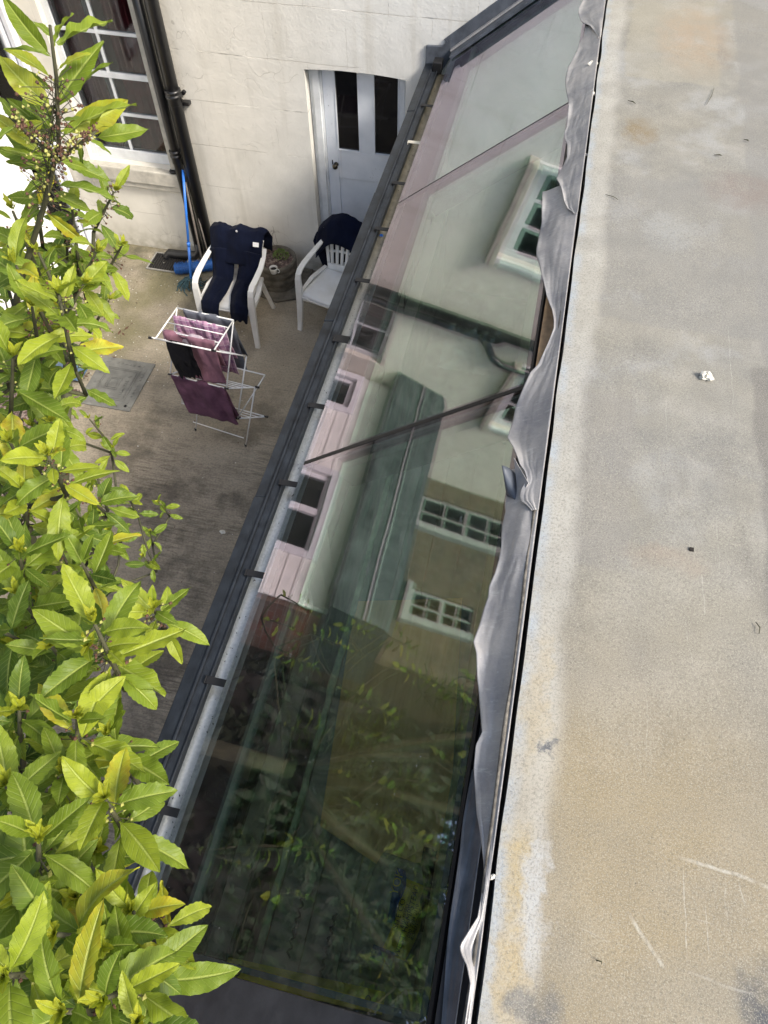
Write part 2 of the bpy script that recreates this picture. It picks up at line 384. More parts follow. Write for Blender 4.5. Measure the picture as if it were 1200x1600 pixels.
    p = t.co(); nz = t.noise(p, 70, 4)
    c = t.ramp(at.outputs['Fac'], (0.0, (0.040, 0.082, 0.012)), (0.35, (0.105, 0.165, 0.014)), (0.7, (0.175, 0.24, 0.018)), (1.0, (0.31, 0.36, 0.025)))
    c = t.mix(t.ramp(nz, (0.35, 0.28), (0.7, 0.0)), c, (0.06, 0.11, 0.02))
    c = t.mix(at3.outputs['Fac'], c, t.ramp(t.noise(p, 45, 4), (0.35, (0.36, 0.24, 0.02)), (0.5, (0.50, 0.44, 0.03)), (0.62, (0.46, 0.47, 0.04))))
    at4 = t.N('Attribute', attribute_name='vein'); vf = t.math('ABSOLUTE', t.math('SUBTRACT', t.math('FRACT', at4.outputs['Fac']), 0.5))
    vein = t.smask(vf, 0.10, 0.02)
    c = t.mix(t.math('MULTIPLY', vein, 0.22), c, (0.42, 0.50, 0.12))
    c = t.mix(t.math('MULTIPLY', at2.outputs['Fac'], 0.5), c, (0.42, 0.48, 0.13))
    t.col(c); t.set(0.46, 0, 0.32)
    t.bump(t.math('SUBTRACT', t.math('MULTIPLY', nz, 1.0), t.math('ADD', at2.outputs['Fac'], t.math('MULTIPLY', vein, 0.6))), 0.5, 0.0025)
    tl = t.N('BsdfTranslucent'); t.L(t.mix(1.0, c, (1.0, 1.1, 0.6), 'MULTIPLY'), tl.inputs[0])
    mx = t.N('MixShader'); mx.inputs[0].default_value = 0.28; t.L(t.b.outputs[0], mx.inputs[1]); t.L(tl.outputs[0], mx.inputs[2]); t.L(mx.outputs[0], t.out.inputs[0])
    M['leaf'] = t.m
    M['far_leaf'] = plain('evergreen_foliage', (0.020, 0.032, 0.010), 0.7, var=0.25, sc=3)
    M['bark'] = plain('green_brown_bark', (0.065, 0.065, 0.03), 0.8, var=0.25, sc=30, bump=0.5)
    M['bud'] = plain('dried_flower_bud', (0.10, 0.045, 0.025), 0.8, var=0.2, sc=40)
    M['green_bud'] = plain('green_flower_bud', (0.36, 0.36, 0.09), 0.7, var=0.2, sc=40)
    M['stone'] = plain('weathered_stone', (0.15, 0.135, 0.105), 0.9, var=0.3, sc=14, bump=0.9, bsc=35)
    M['succulent'] = plain('succulent_leaves', (0.16, 0.25, 0.05), 0.5, var=0.25, sc=30)
    M['china'] = plain('white_china', (0.75, 0.74, 0.70), 0.15, var=0.05)
    M['blue'] = plain('blue_plastic', (0.03, 0.17, 0.60), 0.35, var=0.1)
    M['blue_bristle'] = plain('blue_bristles', (0.01, 0.10, 0.36), 0.6, var=0.3, sc=120, bump=1.0, bsc=150)
    M['teal'] = plain('faded_teal_yarn', (0.06, 0.13, 0.15), 0.9, var=0.3, sc=60, bump=1.0, bsc=90)
    M['blue_grey'] = plain('faded_blue_lid', (0.07, 0.12, 0.19), 0.5, var=0.15)
    M['wood_pole'] = plain('weathered_broom_pole', (0.14, 0.12, 0.10), 0.7, var=0.2)
    M['manhole'] = plain('galvanised_cover', (0.20, 0.20, 0.18), 0.6, 0.1, var=0.2, sc=10, bump=0.6, bsc=45)
    M['curtain'] = plain('maroon_curtain', (0.16, 0.018, 0.025), 0.9, var=0.2)
    M['net'] = plain('pale_window_frame_inside', (0.35, 0.35, 0.36), 0.8)
    M['inner_wall'] = plain('unfinished_plaster', (0.34, 0.42, 0.32), 0.9, var=0.2, sc=7, bump=0.8, bsc=20)
    M['inner_floor'] = plain('dusty_screed', (0.34, 0.34, 0.30), 0.9, var=0.25, sc=5, bump=0.4)
    t = NT('plywood'); p = t.co()
    c = t.ramp(t.noise(t.map(p, (22, 1.6, 4)), 1.4, 6, 0.6, 0.6), (0.3, (0.60, 0.36, 0.14)), (0.7, (0.80, 0.53, 0.24)))
    t.col(c); t.set(0.75); t.bump(t.noise(t.map(p, (40, 3, 4)), 2, 4), 0.3, 0.004); M['ply'] = t.m
    M['bag_clear'] = plain('cloudy_polythene', (0.5, 0.5, 0.44), 0.25, var=0.25, sc=9, bump=1.0, bsc=18)
    M['bag_yellow'] = plain('yellow_print', (0.85, 0.68, 0.06), 0.3, var=0.15, sc=9)
    M['bag_blue'] = plain('blue_print', (0.05, 0.10, 0.38), 0.3, var=0.15, sc=9)
    M['ink'] = plain('black_ink', (0.01, 0.01, 0.01), 0.5)
    M['yellow_tool'] = plain('yellow_level', (0.70, 0.56, 0.05), 0.45, var=0.2, sc=6)
    M['mortar'] = plain('mortar_crumb', (0.72, 0.70, 0.62), 0.9, var=0.15, sc=60, bump=0.8)
    M['dirt'] = plain('debris_and_unlit_black', (0.015, 0.012, 0.01), 0.9)
    # flat roof sheet
    t = NT('flat_roof_membrane'); p = t.co()
    wn_ = t.N('TexNoise'); t.L(p, wn_.inputs['Vector']); wn_.inputs['Scale'].default_value = 4.5; wn_.inputs['Detail'].default_value = 4
    sb = t.N('VectorMath', operation='SUBTRACT'); t.L(wn_.outputs['Color'], sb.inputs[0]); sb.inputs[1].default_value = (0.5, 0.5, 0.5)
    scl = t.N('VectorMath', operation='SCALE'); t.L(sb.outputs[0], scl.inputs[0]); scl.inputs['Scale'].default_value = 0.09
    w2 = t.N('TexNoise'); t.L(p, w2.inputs['Vector']); w2.inputs['Scale'].default_value = 11; w2.inputs['Detail'].default_value = 6; w2.inputs['Roughness'].default_value = 0.7
    s2 = t.N('VectorMath', operation='SUBTRACT'); t.L(w2.outputs['Color'], s2.inputs[0]); s2.inputs[1].default_value = (0.5, 0.5, 0.5)
    s3 = t.N('VectorMath', operation='SCALE'); t.L(s2.outputs[0], s3.inputs[0]); s3.inputs['Scale'].default_value = 0.16
    a3 = t.N('VectorMath', operation='ADD'); t.L(p, a3.inputs[0]); t.L(s3.outputs[0], a3.inputs[1]); xb, yb_, zb_ = t.xyz(a3.outputs[0]); XB, YB = xb, yb_
    patch = t.ramp(t.noise(p, 13, 6, 0.7), (0.36, 0.35), (0.58, 1.0))
    ad = t.N('VectorMath', operation='ADD'); t.L(p, ad.inputs[0]); t.L(scl.outputs[0], ad.inputs[1])
    pw = ad.outputs[0]; x, y, z = t.xyz(pw); x0, y0, z0 = t.xyz(p)
    big = t.noise(p, 1.3, 6, 0.6); med = t.noise(p, 5.5, 6, 0.65); fine = t.noise(p, 150, 5, 0.75); grain = t.noise(p, 330, 3, 0.7)
    c = t.ramp(med, (0.30, (0.135, 0.137, 0.135)), (0.50, (0.185, 0.184, 0.172)), (0.70, (0.25, 0.246, 0.228)))
    c = t.mix(t.ramp(big, (0.40, 0.0), (0.68, 0.6)), c, (0.225, 0.208, 0.160))
    c = t.mix(t.math('MULTIPLY', t.ramp(t.noise(p, 3.1, 5, 0.6), (0.52, 0.0), (0.66, 0.7)), t.smask(y, 0.6, 2.4)), c, (0.27, 0.28, 0.285))
    c = t.mix(t.ramp(t.noise(t.map(p, (2.2, 0.8, 1)), 2.6, 6, 0.7), (0.56, 0.0), (0.70, 0.55)), c, (0.12, 0.115, 0.105))
    # sandy tone towards the near end
    yel = t.math('MULTIPLY', t.smask(y, 1.35, 0.35), t.ramp(t.noise(p, 2.4, 4), (0.3, 0.45), (0.65, 1.0)))
    c = t.mix(t.math('MULTIPLY', yel, 0.72), c, (0.245, 0.185, 0.085))
    # pale overlapping sheets (straight edged, faint)
    def box(xa, xb, ya, yb, s=0.012):
        a = t.math('MULTIPLY', t.smask(x, xa - s, xa + s), t.smask(x, xb + s, xb - s))
        b = t.math('MULTIPLY', t.smask(y, ya - s, ya + s), t.smask(y, yb + s, yb - s)); return t.math('MULTIPLY', a, b)
    for (xa, xb, ya, yb, col, f) in ((0.855, 9, 1.12, 2.13, (0.10, 0.095, 0.092), 0.62), (0.90, 9, 2.13, 9, (0.15, 0.15, 0.148), 0.55),
                                     (0.30, 1.0, 2.28, 3.25, (0.17, 0.17, 0.165), 0.5), (0.33, 0.80, 4.15, 9, (0.28, 0.26, 0.20), 0.35),
                                     (0.28, 0.46, 1.2, 1.9, (0.17, 0.165, 0.16), 0.4), (0.85, 9, -1, 1.12, (0.21, 0.175, 0.12), 0.35)):
        c = t.mix(t.math('MULTIPLY', box(xa, xb, ya, yb), f), c, col)
    # chalky margin beside the edge
    edge = t.math('MULTIPLY', t.smask(x, 0.325, 0.265), t.ramp(t.noise(p, 7, 5), (0.3, 0.5), (0.6, 1.0)))
    c = t.mix(t.math('MULTIPLY', edge, 0.7), c, (0.385, 0.38, 0.35))
    blu = t.math('MULTIPLY', t.smask(x0, 0.235, 0.20), t.ramp(t.noise(p, 9, 4), (0.4, 0.1), (0.6, 0.9)))
    c = t.mix(t.math('MULTIPLY', blu, 0.7), c, (0.29, 0.35, 0.42))
    # stains: (x, y, rx, ry, colour, strength)
    def blob(cx, cy, rx, ry):
        a = t.math('POWER', t.math('DIVIDE', t.math('SUBTRACT', XB, cx), rx), 2.0); b = t.math('POWER', t.math('DIVIDE', t.math('SUBTRACT', YB, cy), ry), 2.0)
        return t.math('MULTIPLY', t.smask(t.math('ADD', a, b), 1.5, 0.0), patch)
    for px, rx, ry, col, f in (((1085, 60), 0.16, 0.34, (0.28, 0.20, 0.13), 0.5), ((1000, 205), 0.07, 0.10, (0.15, 0.11, 0.055), 0.75),
                               ((1045, 360), 0.10, 0.12, (0.27, 0.285, 0.29), 0.4), ((840, 1090), 0.03, 0.16, (0.33, 0.27, 0.16), 0.5),
                               ((807, 1370), 0.03, 0.10, (0.35, 0.27, 0.12), 0.6), ((835, 1400), 0.03, 0.13, (0.36, 0.37, 0.37), 0.9),
                               ((795, 1500), 0.03, 0.10, (0.34, 0.26, 0.12), 0.6), ((1200, 1590), 0.06, 0.08, (0.05, 0.055, 0.065), 0.9), ((1170, 300), 0.16, 0.12, (0.15, 0.12, 0.11), 0.6),
                               ((1040, 870), 0.10, 0.05, (0.24, 0.185, 0.14), 0.35), ((860, 1170), 0.012, 0.02, (0.06, 0.07, 0.09), 0.8), ((840, 1580), 0.05, 0.05, (0.10, 0.10, 0.10), 0.8)):
        q = atz(px, 3.1); c = t.mix(t.math('MULTIPLY', blob(q.x, q.y, rx*1.25, ry*1.25), min(1, f*1.15)), c, col)
    # scratches
    def seg(a, b, w):
        a = atz(a, 3.1); b = atz(b, 3.1); d = Vector((b.x - a.x, b.y - a.y)); L = d.length; d /= L
        dx = t.math('SUBTRACT', x0, a.x); dy = t.math('SUBTRACT', y0, a.y)
        u = t.math('ADD', t.math('MULTIPLY', dx, d.x), t.math('MULTIPLY', dy, d.y))
        v = t.math('ADD', t.math('MULTIPLY', dx, -d.y), t.math('MULTIPLY', dy, d.x))
        v = t.math('ADD', v, t.math('MULTIPLY', t.math('SUBTRACT', t.noise(p, 9, 2), 0.5), 0.02))
        inu = t.math('MULTIPLY', t.smask(u, 0, L * 0.25), t.smask(u, L, L * 0.75))
        return t.math('MULTIPLY', inu, t.smask(t.math('ABSOLUTE', v), w, w * 0.3))
    br2 = t.ramp(t.noise(p, 40, 3), (0.35, 0.15), (0.6, 1.0))
    tot = None
    for a, b, w, f in (((1050, 1335), (1230, 1395), 0.006, 0.8), ((978, 1420), (1045, 1525), 0.006, 0.7), ((1068, 1340), (1072, 1520), 0.0018, 0.7), ((1102, 1400), (1108, 1500), 0.0018, 0.6),
                       ((1133, 1370), (1136, 1440), 0.002, 0.6), ((1137, 500), (1147, 650), 0.0018, 0.6), ((1095, 880), (1103, 975), 0.0022, 0.6), ((1070, 960), (1085, 1060), 0.0015, 0.5),
                       ((1060, 1515), (1190, 1560), 0.004, 0.4), ((1040, 610), (1042, 700), 0.0015, 0.5), ((1010, 1060), (1012, 1200), 0.0015, 0.35), ((1120, 800), (1124, 900), 0.0015, 0.4),
                       ((900, 1445), (960, 1475), 0.002, 0.4), ((1150, 1370), (1167, 1425), 0.002, 0.6), ((1075, 1432), (1120, 1445), 0.002, 0.5)):
        k = t.math('MULTIPLY', seg(a, b, w), f); tot = k if tot is None else t.math('MAXIMUM', tot, k)
    c = t.mix(t.math('MULTIPLY', t.math('MULTIPLY', tot, 0.75), br2), c, (0.44, 0.44, 0.40))
    c = t.mix(t.ramp(fine, (0.34, 0.55), (0.52, 0.0)), c, (0.075, 0.07, 0.058))
    c = t.mix(t.ramp(grain, (0.50, 0.0), (0.68, 0.6)), c, (0.40, 0.385, 0.32))
    vo = t.N('TexVoronoi'); t.L(p, vo.inputs['Vector']); vo.inputs['Scale'].default_value = 30
    sp = t.math('MULTIPLY', t.math('LESS_THAN', vo.outputs['Distance'], 0.045), t.ramp(t.noise(p, 6, 3), (0.52, 0), (0.6, 0.9)))
    c = t.mix(sp, c, (0.05, 0.045, 0.04))
    t.col(c); t.set(0.72); t.bump(t.math('ADD', t.math('MULTIPLY', fine, 0.7), t.math('MULTIPLY', med, 0.8)), 0.35, 0.008); M['roof'] = t.m
mats()

# ------------------------------------------------------------------ ground
g = MB(); g.box(-60, 60, -60, 60, -0.5, 0.0)
tag(g.build('ground', M['yard']), kind='structure')
g = MB()
def soil_fn(u, v):
    x = -4.66 + u * 1.0; y = -1.0 + v * 5.2
    e = min(1, 6 * min(u + 0.05, 1 - u)) * min(1, 8 * (1 - v))
    return (x + (0.12 * noise.noise(Vector((0, y * 2, 1))) if u > 0.9 else 0), y, -0.02 + 0.055 * max(e, 0) + 0.012 * noise.noise(Vector((x * 9, y * 9, 0))))
g.grid(soil_fn, 24, 80)
tag(g.build('soil_bed', M['soil'], smooth=True), kind='structure')

# ------------------------------------------------------------------ wall with openings helper (plane y = const or x = const)
def wall_holes(mb, a0, a1, z0, z1, holes, place, depth):
    xs = sorted({a0, a1, *[h[0] for h in holes], *[h[1] for h in holes]})
    zs = sorted({z0, z1, *[h[2] for h in holes], *[h[3] for h in holes]})
    for i in range(len(xs) - 1):
        for j in range(len(zs) - 1):
            cx = (xs[i] + xs[i+1]) / 2; cz = (zs[j] + zs[j+1]) / 2
            if any(h[0] < cx < h[1] and h[2] < cz < h[3] for h in holes): continue
            mb.add([place(xs[i], zs[j], 0), place(xs[i+1], zs[j], 0), place(xs[i+1], zs[j+1], 0), place(xs[i], zs[j+1], 0)], [(0, 1, 2, 3)])
    for h in holes:
        c = [(h[0], h[2]), (h[1], h[2]), (h[1], h[3]), (h[0], h[3])]
        for k in range(4):
            p, q = c[k], c[(k+1) % 4]
            mb.add([place(*p, 0), place(*q, 0), place(*q, depth), place(*p, depth)], [(0, 1, 2, 3)])
    mb.add([place(a0, z0, depth + 0.2), place(a1, z0, depth + 0.2), place(a1, z1, depth + 0.2), place(a0, z1, depth + 0.2)], [(0, 1, 2, 3)])

def sash(parent, x0, x1, z0, z1, y, cols, rows, frame=0.045, bar=0.02, rails=(), label=None, curtain=True, place=None, pane='clear'):
    """timber window set in a wall; place(a, z, d) turns wall coordinates into world"""
    P = place
    def bx(mb, a0, a1, b0, b1, d0, d1):
        vs = [P(a, b, d) for d in (d0, d1) for (a, b) in ((a0, b0), (a1, b0), (a1, b1), (a0, b1))]
        mb.add(vs, [(0,3,2,1), (4,5,6,7), (0,1,5,4), (1,2,6,5), (2,3,7,6), (3,0,4,7)])
    f = MB()
    bx(f, x0, x0+frame, z0, z1, y, y+0.06); bx(f, x1-frame, x1, z0, z1, y, y+0.06)
    bx(f, x0+frame, x1-frame, z0, z0+frame*1.8, y+0.002, y+0.058); bx(f, x0+frame, x1-frame, z1-frame, z1, y+0.002, y+0.058)
    pm = M['white_paint'] if pane == 'clear' else (M['upvc'] if pane == 'upvc' else AGED)
    fo = f.build('window_frame', pm, parent, bevel=0.003)
    b = MB(); ix0, ix1, iz0, iz1 = x0+frame, x1-frame, z0+frame*1.8, z1-frame
    for i in range(1, cols):
        a = ix0 + (ix1-ix0)*i/cols; bx(b, a-bar/2, a+bar/2, iz0, iz1, y+0.012, y+0.04)
    for j in range(1, rows):
        a = iz0 + (iz1-iz0)*j/rows; w = bar/2 if j not in rails else 0.024
        bx(b, ix0, ix1, a-w, a+w, y+0.009 - (0.004 if j in rails else 0), y+0.043)
    if b.v: sub('glazing_bars', b, pm, fo)
    g_ = MB(); bx(g_, ix0, ix1, iz0, iz1, y+0.022, y+0.027)
    sub('window_glass', g_, M['clear'], fo)
    if curtain:  # black box behind the glass stands in for the unlit room
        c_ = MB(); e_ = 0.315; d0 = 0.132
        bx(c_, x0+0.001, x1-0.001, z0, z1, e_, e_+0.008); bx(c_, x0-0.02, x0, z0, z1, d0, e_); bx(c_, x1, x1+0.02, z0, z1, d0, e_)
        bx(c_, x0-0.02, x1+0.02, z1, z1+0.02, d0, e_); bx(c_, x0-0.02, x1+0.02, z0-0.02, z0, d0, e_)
        c_.build('unlit_room_box', M['dirt'], parent)
    return fo

# ------------------------------------------------------------------ the rendered house at the end of the yard
house = thing('rendered_house', 'cream painted rendered house wall lined out as blocks, behind the plastic chairs', 'house', (-2, 6.1, 0))
PY = lambda a, z, d: (a, 6.1 + d, z)
wm = MB()
holes = [(-2.07, -1.21, 0.0, 2.03), (-4.36, -3.50, 0.95, 2.50), (-2.42, -1.45, 3.22, 4.7), (-4.72, -3.68, 3.98, 5.5)]
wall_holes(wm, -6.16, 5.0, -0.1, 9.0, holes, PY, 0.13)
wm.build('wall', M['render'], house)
# shallow arch under the lintel
am = MB(); n = 14
pts = [(-2.07, 2.03)] + [(-2.07 + 0.86*i/n, 2.03 + 0.0) for i in range(1, n)] + [(-1.21, 2.03)]
lo = [(-2.07 + 0.86*i/n, 2.0305 - 0.020*(2*i/n-1)**2) for i in range(n+1)]
for i in range(n):
    am.prism([(lo[i][0], lo[i][1]), (lo[i+1][0], lo[i+1][1]), (lo[i+1][0], 2.031), (lo[i][0], 2.031)], 'y', 6.1005, 6.228)
am.build('lintel', M['render'], house)
# door
fr = MB(); fr.box(-2.068, -1.955, 6.20, 6.25, 0, 2.028); fr.box(-1.235, -1.212, 6.20, 6.25, 0, 2.028); fr.box(-1.955, -1.235, 6.20, 6.25, 1.995+0.02, 2.028)
fr.box(-2.03, -1.972, 6.17, 6.2, 0, 2.0)
fr.build('door_frame', M['white_paint'], house, bevel=0.003)
dm = MB()
X = [-1.953, -1.85, -1.64, -1.51, -1.29, -1.237]
dm.box(X[0], X[1], 6.205, 6.245, 0.03, 2.013); dm.box(X[4], X[5], 6.205, 6.245, 0.03, 2.013); dm.box(X[2], X[3], 6.205, 6.245, 1.29, 2.013)
dm.box(X[1], X[2], 6.205, 6.245, 2.0, 2.013); dm.box(X[3], X[4], 6.205, 6.245, 2.0, 2.013)
dm.box(X[1], X[4], 6.205, 6.245, 1.02, 1.29); dm.box(X[1], X[4], 6.205, 6.245, 0.03, 0.22)
dm.box(X[1], X[4], 6.215, 6.24, 0.22, 1.02)
door = dm.build('door', M['door'], house, bevel=0.004)
for a, b in ((X[1], X[2]), (X[3], X[4])):
    q = MB().box(a-0.005, b+0.005, 6.222, 6.228, 1.285, 2.005); sub('door_glass', q, M['dark_pane'], door)
    bd = MB()
    bd.box(a, a+0.008, 6.2, 6.222, 1.29, 2.0); bd.box(b-0.008, b, 6.2, 6.222, 1.29, 2.0); bd.box(a+0.008, b-0.008, 6.2, 6.222, 1.29, 1.298); bd.box(a+0.008, b-0.008, 6.2, 6.222, 1.992, 2.0)
    sub('glazing_bead', bd, M['door'], door)
kb = MB(); kb.lathe([(0.006, 0), (0.022, 0.004), (0.008, 0.012), (0.008, 0.03), (0.022, 0.038), (0.026, 0.05), (0.02, 0.062), (0.004, 0.068)], n=16)
kb.v = [(v[0] - 1.873, 6.205 - v[2], v[1] + 1.155) for v in kb.v]
kn = plain('tarnished_brass', (0.10, 0.085, 0.06), 0.3, 0.9)
sub('door_knob', kb, kn, door, smooth=True)
kh = MB(); kh.box(-1.912, -1.904, 6.198, 6.205, 1.15, 1.19)
sub('keyhole_plate', kh, M['ink'], door)
# ground floor sash window
sash(house, -4.36, -3.50, 0.95, 2.50, 0.07, 2, 4, frame=0.055, bar=0.026, rails=(2,), place=PY)
sl = MB(); sl.box(-4.42, -3.40, 6.03, 6.17, 0.80, 0.945); sl.box(-4.40, -3.42, 6.05, 6.1, 0.735, 0.80)
sl.build('window_sill', M['sill'], house, bevel=0.012)
su = MB(); su.box(-3.495, -3.425, 6.062, 6.1, 0.945, 2.62)
su.build('window_surround', M['sill'], house, bevel=0.006)
# curtains inside
def curt(x0, x1, y):
    m_ = MB(); m_.grid(lambda u, v: (x0 + u*(x1-x0), y + 0.03*math.sin(u*40) + 0.01*math.sin(u*13+v), 0.9 + v*1.7), 60, 3); return m_
curt(-4.34, -4.10, 6.32).build('curtain', M['curtain'], house, smooth=True)
curt(-3.90, -3.52, 6.32).build('curtain', M['curtain'], house, smooth=True)
curt(-4.08, -4.03, 6.35).build('curtain', M['net'], house, smooth=True)
# upper windows (seen mirrored in the glass roof)
for (a, b, c, d) in ((-2.42, -1.45, 3.22, 4.7), (-4.72, -3.68, 3.98, 5.5)):
    sash(house, a, b, c, d, 0.05, 3, 4, frame=0.07, bar=0.03, rails=(2,), place=PY)
    s_ = MB(); s_.box(a-0.07, b+0.07, 6.0, 6.15, c-0.09, c+0.002); s_.build('window_sill', M['sill'], house, bevel=0.01)
    for e0, e1 in ((a-0.06, a-0.001), (b+0.001, b+0.06)):
        s_ = MB(); s_.box(e0, e1, 6.06, 6.1, c, d); s_.build('window_surround', M['white_paint'], house, bevel=0.004)

# drain pipes
def pipe(name, label, x, r, ztop, extra):
    t_ = thing(name, label, 'drainpipe', (x, 6.0, 0))
    y = 6.1 - r - 0.03
    m_ = MB(); m_.tube([(x, y, 0.12), (x, y, ztop)], r, 18); m_.build('pipe', M['black_plastic'], t_, smooth=True)
    for z in extra:
        c_ = MB(); c_.lathe([(r, -0.07), (r+0.008, -0.065), (r+0.008, -0.01), (r+0.015, -0.005), (r+0.015, 0.012), (r+0.008, 0.017), (r+0.008, 0.03), (r+0.014, 0.035), (r+0.014, 0.05), (r, 0.06)], (x, y, z), 18)
        c_.build('collar', M['black_plastic'], t_, smooth=True)
        c_ = MB(); c_.box(x-0.012, x+r+0.05, y+r*0.6, 6.098, z-0.10, z-0.07); c_.build('bracket', M['black_plastic'], t_)
    return t_
p1 = pipe('drainpipe', 'thick black drainpipe running up the wall behind the blue mop handle', -3.255, 0.058, 8.5, (1.72, 4.2, 6.2))
p2 = pipe('drainpipe', 'thinner black drainpipe between the thick drainpipe and the sash window', -3.385, 0.042, 3.42, (1.15,))
m_ = MB(); m_.tube([(-3.385, 6.03, 3.40), (-3.385, 6.03, 3.5), (-3.36, 6.03, 3.58), (-3.28, 6.03, 3.66)], 0.042, 14); m_.build('branch', M['black_plastic'], p2, smooth=True)
m_ = MB(); m_.tube([(-3.66, 6.03, 4.6), (-3.66, 6.03, 3.75), (-3.62, 6.03, 3.62), (-3.45, 6.03, 3.50), (-3.385, 6.03, 3.44)], 0.042, 14); m_.build('branch', M['black_plastic'], p2, smooth=True)
m_ = MB(); m_.tube([(-3.385, 6.028, 0.2), (-3.385, 6.02, 0.10), (-3.43, 6.0, 0.055), (-3.62, 5.985, 0.05), (-3.72, 5.985, 0.05), (-3.75, 5.97, 0.02), (-3.75, 5.96, -0.03)], 0.045, 16)
m_.build('outlet', M['black_plastic'], p2, smooth=True)
m_ = MB(); m_.tube([(-3.255, 6.01, 0.14), (-3.255, 6.01, 0.01)], 0.064, 18); m_.build('foot', M['black_plastic'], p1, smooth=True)
# drain gully
gu = thing('drain_gully', 'square drain grating in the ground at the foot of the drainpipes', 'drain', (-3.7, 5.85, 0))
m_ = MB(); a, b, c, d = -3.90, -3.50, 5.74, 6.02
m_.box(a, b, c, c+0.012, 0.004, 0.016); m_.box(a, b, d-0.012, d, 0.004, 0.016); m_.box(a, a+0.012, c+0.012, d-0.012, 0.004, 0.016); m_.box(b-0.012, b, c+0.012, d-0.012, 0.004, 0.016)
m_.build('rim', plain('pale_concrete_rim', (0.30, 0.29, 0.26), 0.8), gu)
m_ = MB()
for i in range(14): m_.box(a+0.02+i*0.027, a+0.032+i*0.027, c+0.014, d-0.014, 0.006, 0.012)
m_.build('grating', M['black_plastic'], gu)
m_ = MB().box(a+0.01, b-0.01, c+0.01, d-0.01, 0.001, 0.005); m_.build('pit', M['dirt'], gu)
m_ = MB().tube([aty((288, 143)) + Vector((0, -0.03, 0)), aty((288, 143)) + Vector((0, 0.02, 0))], 0.018, 12); tag(m_.build('wall_vent', M['rubber']), 'small round black hole cover on the rendered wall beside the thick drainpipe', 'vent')
q = atz((270, 272), 0.95)
m_ = MB(); m_.lathe([(0.012, 0), (0.035, 0.004), (0.042, 0.02), (0.036, 0.028), (0.0, 0.03)], (q.x, 6.06, 0.947), 18)
tag(m_.build('rubber_stopper', M['black_plastic'], smooth=True), 'small black rubber stopper on the right end of the window sill', 'stopper')

# ------------------------------------------------------------------ boarded annexe on the left
an = thing('boarded_annexe', 'single storey annexe with white horizontal boarding and slate edge, left of the yard', 'annexe', (-4.9, 4.5, 0))
PX = lambda a, z, d: (-4.67 - d, a, z)
w_ = MB(); wall_holes(w_, 3.0, 6.095, -0.05, 2.72, [(3.58, 4.56, 1.2, 2.37), (5.55, 6.04, 0.02, 2.30)], PX, 0.12); w_.build('wall', M['board'], an)
bd = MB(); z = 0.1; holesA = ((3.50, 4.64, 1.12, 2.45), (5.47, 6.08, 0.0, 2.38))
while z < 2.66:
    cuts = [3.0]
    for h in holesA:
        if h[2] < z + 0.14 and h[3] > z: cuts += [h[0], h[1]]
    cuts.append(6.08)
    for i in range(0, len(cuts), 2):
        a, b = cuts[i], cuts[i+1]
        if b - a > 0.02: bd.prism([(-4.669, z), (-4.645, z), (-4.655, z+0.135), (-4.669, z+0.135)], 'y', a, b)
    z += 0.14
bd.build('boarding', M['board'], an)
for (a, b, c, d) in ((3.50, 4.64, 1.12, 2.45), (5.47, 6.08, 0.0, 2.38)):
    f = MB(); f.box(-4.669, -4.625, a, a+0.08, c, d); f.box(-4.669, -4.625, b-0.08, b, c, d); f.box(-4.669, -4.627, a+0.08, b-0.08, d-0.08, d)
    if c > 0: f.box(-4.669, -4.60, a+0.08, b-0.08, c, c+0.08)
    f.build('window_trim', M['upvc'], an, bevel=0.004)
sash(an, 3.58, 4.56, 1.2, 2.37, 0.02, 1, 1, frame=0.05, place=PX, pane='upvc')
m_ = MB().box(-4.72, -4.675, 4.04, 4.12, 1.25, 2.33); m_.build('mullion', M['upvc'], an)
sash(an, 5.55, 6.04, 0.02, 2.30, 0.02, 1, 2, frame=0.07, bar=0.12, place=PX, pane='upvc')
w_ = MB(); w_.box(-6.15, -4.8, 3.0, 3.1, 0, 2.72); w_.build('end_wall', M['red_brick'], an)
r_ = MB(); r_.prism([(-4.60, 2.70), (-4.36, 2.72), (-4.36, 2.76), (-4.52, 3.34), (-4.66, 3.40), (-6.15, 3.45), (-6.15, 2.70)], 'y', 2.95, 6.09)
r_.build('roof', M['slate'], an)
r_ = MB()
for i in range(14): r_.box(-4.55 + 0.15*((1-(i/14))), -4.545 + 0.15*((1-(i/14))) , 2.96, 6.08, 2.78+i*0.038, 2.782+i*0.038)
r_ = MB(); r_.tube([(-4.43, 2.95, 3.08), (-4.43, 6.08, 3.08)], 0.011, 10)
r_.build('roof_rail', M['net'], an, smooth=True)

# ------------------------------------------------------------------ brick house beyond
bh = thing('brick_house', 'brown stock brick house with white sash windows, seen reflected in the glass roof', 'house', (-6.3, 4.5, 0))
PB = lambda a, z, d: (-6.16 - d, a, z)
w_ = MB(); wall_holes(w_, 3.3, 6.1, 0, 8.0, [(5.30, 5.80, 3.60, 4.95), (3.95, 4.35, 3.75, 4.6)], PB, 0.12)
w_.build('wall', M['brick'], bh)
w_ = MB().box(-12, -6.29, 3.3, 3.4, 0, 8); w_.build('side_wall', M['brick'], bh)
for a, b, c, d in ((5.30, 5.80, 3.60, 4.95), (3.95, 4.35, 3.75, 4.6)):
    AGED = plain('aged_grey_paint', (0.30, 0.32, 0.30), 0.6)
    sash(bh, a, b, c, d, 0.03, 2, 4, frame=0.03, bar=0.02, rails=(2,), place=PB, pane='aged')
    s_ = MB().box(-6.158, -6.06, a-0.09, a-0.001, c, d); s_.build('window_jamb', AGED, bh)
    s_ = MB().box(-6.158, -6.05, a-0.1, b+0.05, c-0.08, c-0.001); s_.build('window_sill', AGED, bh)
